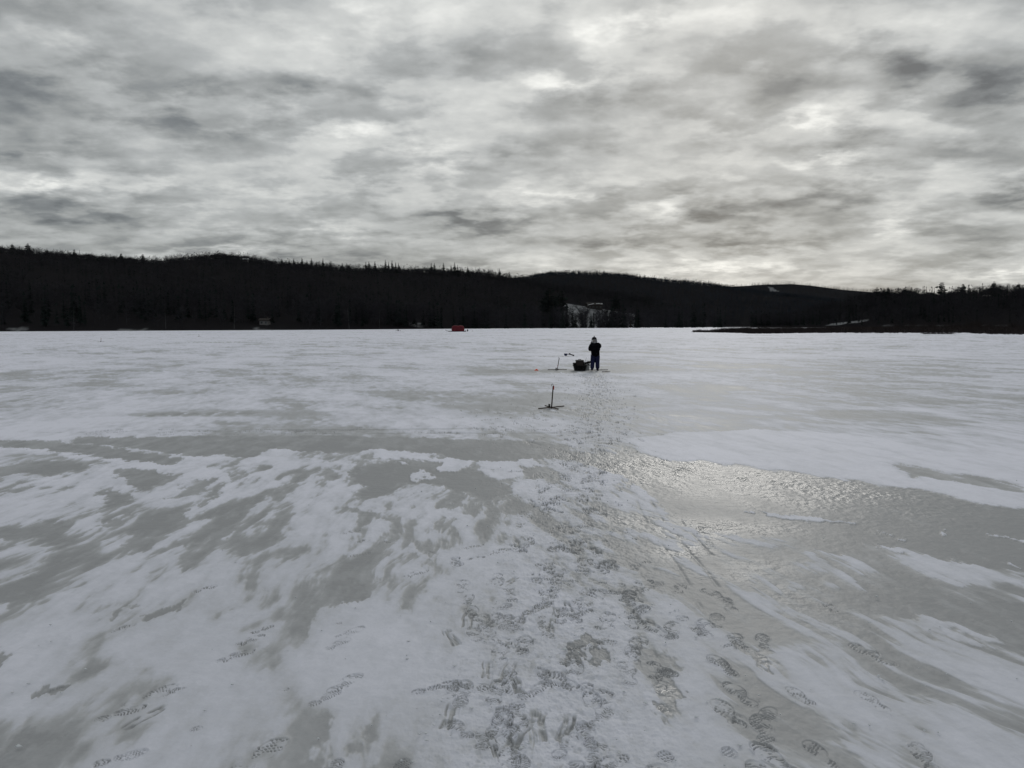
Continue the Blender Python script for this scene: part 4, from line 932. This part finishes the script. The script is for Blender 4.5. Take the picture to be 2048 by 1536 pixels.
bush(1389, 664.7, .4, 1.1, 'tiny tuft at the very end of the marsh spit', 40, 3)
bush(1434, 665, .7, 1.3, 'rounded shrub where the spit begins to thicken', 110, 4)
bush(1446, 665, .75, 1.4, 'second rounded shrub beside the thickening spit', 110, 5)
for i, px in enumerate([1850, 1858, 1866, 1875, 1884, 1893, 1901]):
    bush(px, 668.3, .45, 1.5, 'low dark shrub in the small island strip before the marsh', 60, 10 + i)

# ------------------------------------------------------------------ tip-ups
def tip_up(loc, h, legs, lean, label, flag_up=True, th=.042):
    e = empty('tip_up', loc)
    for a in legs:
        b = MB(); b.box((0, 0, .030), (.75, .022, .022), Matrix.Rotation(RAD(a), 3, 'Z')); b.build('leg', M['wood'], e, bevel=.002)
    b = MB(); top = Vector((lean, 0, h - .03)); q = Vector((0, 0, .01))
    d_ = (top - q); rot = d_.to_track_quat('Z', 'Y').to_matrix()
    b.box(q + d_ / 2, (th, .024, d_.length), rot); up = b.build('upright', M['wood'], e, bevel=.002)
    b = MB(); b.tube([(-.02, -.02, .05), (.02, -.02, .05)], .035, 12); b.build('reel', M['wire'], e, smooth=True).location = (-.045, 0, .02)
    b = MB(); pts = [top + Vector((-.002 + .018 * math.cos(t_) - .016, -.012, .03 * math.sin(t_) + .012)) for t_ in np.linspace(0, math.pi, 9)]
    pts = [top + Vector((.002, -.012, -.06))] + pts + [pts[-1] + Vector((0, 0, -.02))]
    b.tube(pts, .0045, 6); b.build('flag_spring', M['wire'], e, smooth=True)
    b = MB()
    if flag_up: b.box(top + Vector((.010, -.014, -.035)), (.022, .008, .075))
    else: b.box(q + d_ * .38 + Vector((-.006, -.014, 0)), (.03, .008, .055))
    b.build('flag', M['flag'], e)
    return tag(e, label, 'tip-up', 'ice fishing tip-ups')
p = at(1103, 817.5); tip_up(p, .50, (43, 108), .035, 'nearest wooden tip-up standing on crossed legs with red flag tip', True, .046)
p = at(1114.5, 740.5); tip_up(p, .50, (10, 80), .075, 'leaning wooden tip-up on the ice left of the black sled', False, .058)
e = tip_up(at(1196, 741.2), .30, (3, 86), -.02, 'low tip-up with crossed legs behind the boots of the standing person', False)
for (px, py, l_) in [(1160, 660.5, 'tiny distant tip-up on the ice above the standing person'), (202, 684, 'tiny distant tip-up alone on the left side of the ice'), (398, 673.5, 'very small dark tip-up far out on the left ice')]:
    tip_up(at(px, py), .5, (20, 100), .02, l_)
# crumpled orange cloth
rs = np.random.default_rng(3)
b = MB(); n = 9
for i in range(n):
    for j in range(n):
        x, y = (i / (n - 1) - .5) * .15, (j / (n - 1) - .5) * .12
        b.v.append((x + rs.normal(0, .005), y + rs.normal(0, .005), max(.012, .075 * math.exp(-(x / .055) ** 2 - (y / .05) ** 2) * rs.uniform(.5, 1.2))))
for i in range(n - 1):
    for j in range(n - 1): b.f.append((i * n + j, (i + 1) * n + j, (i + 1) * n + j + 1, i * n + j + 1))
o = b.build('cloth', M['orange']); o.location = at(1073, 741.3); m_ = o.modifiers.new('s', 'SOLIDIFY'); m_.thickness = .006
tag(o, 'small crumpled bright orange cloth on the ice left of the tip-ups', 'cloth')

# ------------------------------------------------------------------ sled with gear
def sled(loc, L_, W_, Hh, label, rz=0, name='sled'):
    e = empty(name, loc, rz); b = MB()
    secs = []
    for (s, hh) in ((1.0, Hh), (1.07, Hh), (1.07, Hh - .02), (1.0, Hh - .02), (.84, .012), (.82, .012)): secs.append((s, hh))
    n = 28
    def ring(sc, z, inset=0):
        out_ = []
        for k in range(n):
            t_ = 2 * math.pi * k / n; c, s = math.cos(t_), math.sin(t_)
            x = abs(c) ** .45 * math.copysign(1, c) * (W_ / 2 * sc - inset); y = abs(s) ** .45 * math.copysign(1, s) * (L_ / 2 * sc - inset)
            out_.append((x, y, z))
        return out_
    prof = [(.83, .035, .0), (.985, Hh - .002, .0), (1.0, Hh, 0), (1.07, Hh, 0), (1.07, Hh - .022, 0), (1.0, Hh - .022, 0), (.84, .012, 0), (.78, .004, 0)]
    base = len(b.v)
    for sc, z, ins in prof: b.v += ring(sc, z, ins)
    for i in range(len(prof) - 1):
        for k in range(n): q = i * n; b.f.append((q + k, q + n + k, q + n + (k + 1) % n, q + (k + 1) % n))
    b.f.append(tuple(range(n))); b.f.append(tuple((len(prof) - 1) * n + k for k in reversed(range(n))))
    b.build('tub', M['plastic'], e, smooth=False)
    for sx in (-1, 1):
        r = MB(); r.tube([(sx * W_ * .25, -L_ * .4, .006), (sx * W_ * .25, 0, .0), (sx * W_ * .25, L_ * .4, .006)], .014, 6); r.build('runner', M['plastic'], e)
    r = MB(); r.tube([(-W_ * .2, L_ * .53, Hh - .03), (0, L_ * .66, .03), (W_ * .2, L_ * .53, Hh - .03)], .006, 6); r.build('tow_rope', M['wire'], e)
    return tag(e, label, 'sled')
px2m = .0186
sc_ = at(1161, 742.2)
sled((sc_[0], sc_[1] + .33, 0), .78, .49, .21, 'black plastic tub sled loaded with gear beside the standing person')
cx, cy = sc_[0], sc_[1] + .18
e = empty('crate', (cx - .02, cy, .036)); b = MB(); b.box((0, 0, .165), (.25, .25, .33), taper=1.12); b.build('body', M['crate'], e, bevel=.008)
b = MB(); b.box((0, 0, .35), (.30, .29, .05)); b.build('lid', M['crate_lid'], e, bevel=.01)
b = MB(); b.tube([(-.055, 0, .373), (-.05, 0, .395), (.05, 0, .395), (.055, 0, .373)], .011, 8); b.build('handle', M['plastic'], e)
tag(e, 'dark brown lidded tackle crate standing upright in the black sled', 'crate')
# folded seat cushion poking out on the left
e = empty('seat_cushion', (cx - .19, cy + .1, .225)); b = MB(); b.box((0, 0, .04), (.14, .34, .075)); b.build('pad', M['plastic'], e, bevel=.02)
b = MB(); b.box((0, -.175, .04), (.05, .012, .02)); b.build('strap', M['wire'], e, bevel=.004)
tag(e, 'black padded seat cushion lying on the left rim of the sled', 'cushion')
# hand auger laid across the sled
e = empty('ice_auger', (cx + .10, cy + .12, .29))
b = MB(); b.tube([(0, 0, -.04), (.22, .02, .03), (.52, .05, .055)], [.045, .048, .052], 10, flat=.8); b.build('powerhead', M['plastic'], e, smooth=True)
b = MB(); b.tube([(.03, 0, .0), (-.02, .5, .02)], .018, 8); b.build('shaft', M['steel'], e, smooth=True)
b = MB()
for k in range(40):
    t0, t1 = k / 40, (k + 1) / 40; a0, a1 = t0 * 25, t1 * 25
    p0 = Vector((.03 - .05 * t0, .05 + .45 * t0, .02 * t0)); p1 = Vector((.03 - .05 * t1, .05 + .45 * t1, .02 * t1))
    q0 = Vector((math.cos(a0), 0, math.sin(a0))); q1 = Vector((math.cos(a1), 0, math.sin(a1)))
    b.add([p0 + q0 * .018, p0 + q0 * .06, p1 + q1 * .06, p1 + q1 * .018], [(0, 1, 2, 3)])
b.build('flighting', M['steel'], e)
b = MB(); b.tube([(.2, .02, -.02), (.26, .02, -.09), (.34, .03, -.07), (.36, .03, .03)], .016, 8); b.build('handle', M['plastic'], e, smooth=True)
tag(e, 'dark ice auger lying across the sled towards the person', 'auger')
# fishing rod
e = empty('fishing_rod', (cx + .17, cy + .05, .26)); b = MB(); b.tube([(-.01, 0, -.05), (.02, 0, .07)], .011, 8); b.build('grip', M['plastic'], e)
b = MB(); b.tube([(.02, 0, .07), (.05, .01, .17), (.095, .02, .26)], [.004, .0032, .002], 6); b.build('blank', M['steel'], e)
b = MB(); b.tube([(-.005, -.02, .02), (.005, -.045, .02)], .02, 12); b.build('reel', M['steel'], e)
tag(e, 'short thin fishing rod sticking up from the sled', 'fishing rod')
# pale bucket
bp_ = at(1176, 740.8)
e = empty('bucket', (bp_[0] - .02, bp_[1] + .35, .002)); b = MB(); b.lathe([(.105, 0), (.108, .01), (.125, .27), (.132, .275), (.132, .29), (.122, .29), (.104, .02), (.0, .02)][:-1], n=24); b.build('pail', M['bucket'], e, smooth=True)
b = MB(); b.tube([(-.13, 0, .28), (-.09, .0, .33), (0, 0, .345), (.09, 0, .33), (.13, 0, .28)], .004, 6); b.build('handle', M['steel'], e)
tag(e, 'pale grey bucket between the black sled and the person', 'bucket')
# skimmer
p = at(1131.5, 712.2)
e = empty('ice_skimmer', (p[0], p[1], .02)); rs = np.random.default_rng(2)
b = MB(); b.lathe([(.02, -.005), (.075, .02), (.095, .075), (.103, .125), (.098, .125), (.088, .07), (.06, .03), (.01, .01)], n=20); b.build('bowl', M['blue'], e, smooth=True)
b = MB(); b.tube([(.09, 0, .09), (.20, 0, .085), (.38, -.25, .05), (.40, -.3, .04)], .016, 8); b.build('shaft', M['blue'], e)
b = MB(); b.tube([(.19, 0, .10), (.24, -.04, .10)], [.045, .05], 10); b.build('collar', M['plastic'], e, smooth=True)
b = MB(); b.tube([(.26, -.08, .075), (.40, -.3, .035), (.42, -.33, .03)], [.03, .034, .045], 10); b.build('grip', M['plastic'], e, smooth=True)
tag(e, 'dark blue ice skimmer with black handle lying beyond the tip-ups', 'skimmer')
# stick by the feet
p = at(1212, 744.6); b = MB(); b.tube([(-.15, 0, .02), (.02, .02, .022), (.16, -.02, .02)], [.012, .014, .009], 7); o = b.build('stick', M['wood']); o.location = p
tag(o, 'dark stick on the ice right of the standing person', 'stick')

# ------------------------------------------------------------------ people
def skin_obj(name, joints, edges, material, parent, sub=2, root=0, smooth=True, grow=1.0):
    """joints: (x,y,z,rx,ry)"""
    me = bpy.data.meshes.new(name); me.from_pydata([j[:3] for j in joints], edges, [])
    o = bpy.data.objects.new(name, me); COL.objects.link(o); o.parent = parent
    m1 = o.modifiers.new('skin', 'SKIN'); m1.use_smooth_shade = smooth
    lay = me.skin_vertices[0] if me.skin_vertices else None
    for i, j in enumerate(joints):
        lay.data[i].radius = (j[3] * grow, j[4] * grow); lay.data[i].use_root = (i == root)
    m2 = o.modifiers.new('sub', 'SUBSURF'); m2.levels = sub; m2.render_levels = sub
    me.materials.append(material)
    return o
def chain(js, es, pts, start=None):
    prev = start
    for p_ in pts:
        js.append(p_); i = len(js) - 1
        if prev is not None: es.append((prev, i))
        prev = i
    return prev
def person(loc, rz, s, label, pose='stand', jacket='jacket', trousers='trousers'):
    e = empty('person', loc, rz); e.scale = (s, s, s)
    # figure of 1.25 units facing +Y, x to the right
    if pose == 'stand':
        hipz, lf, rf = .58, (-.115, .0, .05), (.085, .0, .05)
        kn_l, kn_r = (-.092, .03, .32), (.078, .02, .32)
        el_l, el_r = (-.185, .06, .735), (.16, .06, .85)
        ha_l, ha_r = (-.07, .24, .84), (.05, .24, .88)
        tor = [(-.002, 0, .60), (-.005, 0, .72), (-.01, .005, .86), (-.01, .01, .97)]
        head = (-.035, .06, 1.09)
    else:                                                      # seated or crouching
        hipz, lf, rf = .34, (-.12, .32, .05), (.12, .32, .05)
        kn_l, kn_r = (-.12, .28, .38), (.12, .28, .38)
        el_l, el_r = (-.2, .12, .52), (.2, .12, .52)
        ha_l, ha_r = (-.07, .3, .5), (.07, .3, .5)
        tor = [(0, 0, .36), (0, .01, .48), (0, .03, .62), (0, .05, .73)]
        head = (0, .09, .87)
    js, es = [], []
    js.append((0, 0, hipz, .10, .08))
    t1 = chain(js, es, [(*tor[1], .10, .07), (*tor[2], .11, .075), (*tor[3], .09, .065)], 0)
    nk = chain(js, es, [((tor[3][0] + head[0]) / 2, (tor[3][1] + head[1]) / 2 - .01, (tor[3][2] + head[2]) / 2 + .0, .04, .04), (head[0], head[1], head[2] - .045, .055, .06), (head[0], head[1], head[2] + .02, .073, .085), (head[0], head[1], head[2] + .075, .05, .055)], t1)
    chain(js, es, [(head[0], head[1] + .095, head[2] - .012, .010, .014)], nk - 1)              # nose
    for sx, el_, ha in ((-1, el_l, ha_l), (1, el_r, ha_r)):
        w_ = chain(js, es, [(sx * .13 + tor[3][0], tor[3][1], tor[3][2] - .01, .045, .045), (*el_, .036, .036), (*ha, .024, .02)], t1)
        # palm and five fingers of different length
        hv = Vector(ha); dv = Vector((-sx * .3, 1, .25)).normalized(); sv = Vector((sx, .25, 0)).normalized()
        pm = hv + dv * .045; chain(js, es, [(*pm, .026, .013)], w_); pi = len(js) - 1
        for k, (ln, of) in enumerate(((.055, -.018), (.062, -.006), (.058, .006), (.045, .018))):
            b0 = pm + sv * of + dv * .018; b1 = b0 + dv * ln * .5 + Vector((0, 0, -.006)); b2 = b1 + (dv * .6 + Vector((0, 0, -1))).normalized() * ln * .45
            chain(js, es, [(*b0, .0065, .0065), (*b1, .006, .006), (*b2, .005, .005)], pi)
        b0 = hv + dv * .02 - sv * .022; b1 = b0 + (dv - sv * .8).normalized() * .025; b2 = b1 + dv * .022
        chain(js, es, [(*b0, .009, .009), (*b1, .0075, .0075), (*b2, .006, .006)], w_)
    for kn, ft, sx in ((kn_l, lf, -1), (kn_r, rf, 1)):
        chain(js, es, [(sx * .06, 0, hipz - .03, .07, .07), (*kn, .05, .05), (ft[0], ft[1], ft[2] + .03, .035, .035), (ft[0], ft[1] + .09, .03, .03, .022)], 0)
    skin_obj('body', js, es, M['skin'], e, 2, grow=.85)
    # jacket
    js, es = [], []
    hem = (tor[0][0] + .02, 0, hipz - .10)
    js.append((*hem, .165, .125))
    t1 = chain(js, es, [(tor[0][0] + .004, 0, tor[0][2] + .05, .155, .12), (*tor[1], .15, .118), (*tor[2], .165, .12), (tor[3][0], tor[3][1], tor[3][2] - .02, .14, .105), (tor[3][0], tor[3][1] + .01, tor[3][2] + .045, .075, .075)], 0)
    for sx, el_, ha in ((-1, el_l, ha_l), (1, el_r, ha_r)):
        wr = Vector(ha) - (Vector(ha) - Vector(el_)).normalized() * .02
        chain(js, es, [(sx * .125 + tor[3][0], tor[3][1], tor[3][2] - .035, .078, .075), ((sx * .125 + tor[3][0] + el_[0]) / 2 + sx * .015, (tor[3][1] + el_[1]) / 2, (tor[3][2] + el_[2]) / 2, .064, .064), (*el_, .058, .058), (*wr, .040, .040)], t1 - 1)
    skin_obj('jacket', js, es, M[jacket], e, 2, grow=1.4)
    # trousers
    js, es = [(0, 0, hipz + .06, .12, .10)], []
    for kn, ft, sx in ((kn_l, lf, -1), (kn_r, rf, 1)):
        chain(js, es, [(sx * .075, 0, hipz - .07, .085, .09), (kn[0], kn[1], kn[2] + .02, .068, .072), ((kn[0] + ft[0]) / 2, (kn[1] + ft[1]) / 2, (kn[2] + ft[2]) / 2, .064, .066), (ft[0], ft[1], ft[2] - .005, .066, .07)], 0)
    skin_obj('trousers', js, es, M[trousers], e, 2, grow=1.2)
    for ft in (lf, rf):
        skin_obj('boot', [(ft[0], ft[1], .085, .048, .052), (ft[0], ft[1] + .005, .045, .052, .045), (ft[0], ft[1] + .07, .040, .046, .040), (ft[0], ft[1] + .13, .034, .038, .032)], [(0, 1), (1, 2), (2, 3)], M['boot'], e, 2)
    for ha, el_ in ((ha_l, el_l), (ha_r, el_r)):
        pass
    # hat, band, pompom
    hx, hy, hz_ = head
    b = MB(); b.lathe([(.092, .0), (.094, .03), (.085, .075), (.06, .108), (.025, .125), (.004, .128)], (hx, hy, hz_ + .005), 18, 1, 1.12); ht = b.build('hat', M['hat'], e, smooth=True)
    b = MB(); b.lathe([(.090, -.004), (.098, -.002), (.101, .012), (.101, .026), (.096, .034), (.090, .032)], (hx, hy, hz_ + .0), 18, 1, 1.12); b.build('hat_band', M['band'], ht, smooth=True)
    rs = np.random.default_rng(4); n = 220; dv = rs.normal(size=(n, 3)); dv /= np.linalg.norm(dv, axis=1, keepdims=True)
    cc = np.array([hx, hy, hz_ + .148]); v, f = tri_blades(np.tile(cc, (n, 1)), cc + dv * rs.uniform(.018, .028, (n, 1)), .009, rs)
    np_mesh('pompom', v, f, M['band'], ht)
    # eyes and mouth on the face
    for sx in (-1, 1):
        b = MB(); b.lathe([(.002, -.009), (.007, -.006), (.009, 0), (.007, .006), (.002, .009)], (hx + sx * .028, hy + .076, hz_ + .004), 10); b.build('eye', M['wire'], e, smooth=True)
    b = MB(); b.box((hx, hy + .083, hz_ - .045), (.035, .008, .008)); b.build('mouth', M['flag'], e, bevel=.003)
    # loose grey scarf and hood lining round the neck, slumped to the left
    js, es = [], []
    n = 12
    for k in range(n):
        t_ = 2 * math.pi * k / n
        js.append((hx - .008 + .085 * math.cos(t_), hy - .01 + .085 * math.sin(t_), hz_ - .058 + .018 * math.sin(t_ * 2 + 1) + .012 * math.cos(t_), .044, .042)); es.append((k, (k + 1) % n))
    js.append((hx - .10, hy - .03, hz_ - .09, .042, .042)); es.append((6, n))
    skin_obj('scarf', js, es, M['scarf'], e, 2)
    return tag(e, label, 'person')
p = at(1190.5, 742.0)
person((p[0], p[1], .012), 0, 1.04, 'person in black jacket and blue snow trousers standing with back turned, hands held in front')
# far group by the red shelter
p = at(935.5, 663.2); person((p[0], p[1], 0), RAD(40), .82, 'small dark clad person crouching right of the red shelter', 'crouch', 'jacket', 'jacket')
p = at(796, 662.4); person((p[0], p[1], 0), RAD(-20), .80, 'tiny dark clad person crouching alone far out on the left ice', 'crouch', 'jacket', 'jacket')
def camp_stool(px, py, label):
    c = at(px, py); e = empty('camp_stool', c); b = MB(); b.box((0, 0, .42), (.42, .38, .05)); b.build('seat', M['hull'], e, bevel=.01)
    for sx in (-1, 1):
        b = MB(); b.tube([(sx * .2, -.18, 0), (sx * .2, .18, .42)], .018, 6); b.tube([(sx * .2, .18, 0), (sx * .2, -.18, .42)], .018, 6); b.build('leg_frame', M['hull'], e)
    tag(e, label, 'stool', 'dark camp stools')
camp_stool(793, 662.8, 'dark camp stool left of the lone crouching person'); camp_stool(799.8, 662.6, 'dark camp stool right of the lone crouching person')
# bucket between shelter and person
p = at(931.5, 663); e = empty('bucket', p); b = MB(); b.lathe([(.14, 0), (.16, .38), (.17, .38), (.17, .41), (.15, .41)], n=16); b.build('pail', M['bucket'], e, smooth=True)
b = MB(); b.tube([(-.16, 0, .40), (0, 0, .5), (.16, 0, .40)], .006, 5); b.build('handle', M['steel'], e)
tag(e, 'pale bucket standing beside the distant red shelter', 'bucket')

# ------------------------------------------------------------------ red pop-up shelter
p = at(915.5, 663.4); D_ = float(p[1]); wS = 25.5 / FPX * D_; hS = 13.0 / FPX * D_
e = empty('ice_shelter', (p[0], p[1] + wS * .3, 0), RAD(6))
n = 21; b = MB(); half = wS / 2
def sh_pt(u, v):
    """u, v in -1..1 over the roof: twin hubs sag between"""
    z = hS * (.97 - .10 * abs(u) ** 4 - .04 * v * v) - hS * .07 * math.exp(-(u / .16) ** 2)
    return z
rows = []
def out_line(t_):
    return None
for i in range(n):
    u = i / (n - 1) * 2 - 1
    for j in range(n):
        v = j / (n - 1) * 2 - 1
        b.v.append((u * half * .93, v * half * .6 * .93, sh_pt(u, v) - .10 * hS * (max(abs(u), abs(v)) ** 10)))
for i in range(n - 1):
    for j in range(n - 1): b.f.append((i * n + j, (i + 1) * n + j, (i + 1) * n + j + 1, i * n + j + 1))
b.build('roof', M['tent'], e, smooth=True)
def wall(P0, P1, nm='wall'):
    b = MB(); m_ = 17; k_ = 11
    P0, P1 = Vector(P0), Vector(P1); nrm_ = Vector(((P1 - P0).y, -(P1 - P0).x, 0)).normalized()
    for i in range(m_):
        a = i / (m_ - 1); q = P0.lerp(P1, a); u = q.x / half; v = q.y / (half * .6)
        zt = sh_pt(u * .93 / .93 if abs(u) <= 1 else math.copysign(1, u), max(-1, min(1, v))) - .10 * hS
        for j in range(k_):
            t_ = j / (k_ - 1); bul = .045 * wS * math.sin(math.pi * t_) * math.sin(math.pi * (a * 2 % 1) if abs((P1 - P0).x) > half else math.pi * a)
            s_ = .93 + .0 * t_
            r_ = q * s_ + nrm_ * bul; b.v.append((r_.x, r_.y, zt * t_ + (1 - t_) * .03))
    for i in range(m_ - 1):
        for j in range(k_ - 1): b.f.append((i * k_ + j, (i + 1) * k_ + j, (i + 1) * k_ + j + 1, i * k_ + j + 1))
    return b.build(nm, M['tent'], e, smooth=True)
c4 = [(-half, -half * .6, 0), (half, -half * .6, 0), (half, half * .6, 0), (-half, half * .6, 0)]
for i in range(4): wall(c4[i], c4[(i + 1) % 4])
b = MB(); b.box((0, -half * .6 - .02, .09), (wS * 1.12, .12, .16)); b.build('skirt', M['tent_dark'], e, bevel=.03)
for sx in (-.5, .5):
    b = MB(); b.lathe([(.06, 0), (.05, .05), (.01, .07)], (sx * half, 0, hS * .955)); b.build('hub', M['tent_dark'], e)
b = MB(); b.box((-half * .45, -half * .6 - .10, hS * .42), (.9, .03, hS * .75)); b.build('door', M['tent'], e, bevel=.01)
tag(e, 'red pop-up ice fishing shelter with two bulging bays far out on the lake', 'shelter')
p = at(902, 663.2); s2 = sled((p[0], p[1], 0), 1.2, 2.0, .22, 'low black sled lying left of the distant red shelter')
b = MB(); b.tube([(-1.0, 0, .2), (-1.5, 0, .25), (-1.75, 0, .62)], .06, 6); b.build('handle', M['plastic'], s2)
p = at(929, 663.4); e = empty('gear_bag', p); b = MB(); b.box((0, 0, .13), (.9, .5, .24), taper=.85); b.build('bag', M['hull'], e, bevel=.05)
b = MB(); b.tube([(-.2, 0, .24), (0, 0, .36), (.2, 0, .24)], .02, 6); b.build('handle', M['hull'], e); tag(e, 'low dark gear bag against the right side of the red shelter', 'bag')
tip_up(at(945, 663), .5, (20, 100), .02, 'tiny distant tip-up right of the crouching person by the shelter')

# ------------------------------------------------------------------ air
hz_m = bpy.data.materials.new('air'); hz_m.use_nodes = True
N, L = hz_m.node_tree.nodes, hz_m.node_tree.links
N.clear(); pv = nd('ShaderNodeVolumePrincipled'); pv.inputs['Color'].default_value = (.86, .92, 1, 1); pv.inputs['Density'].default_value = 5e-6
ov = nd('ShaderNodeOutputMaterial'); L.new(pv.outputs[0], ov.inputs['Volume'])
b = MB(); b.box((0, 0, 149), (24000, 24000, 302)); o = b.build('haze', hz_m)
tag(o, 'thin cold winter air over the lake that veils the farthest hills', 'haze', kind='stuff')
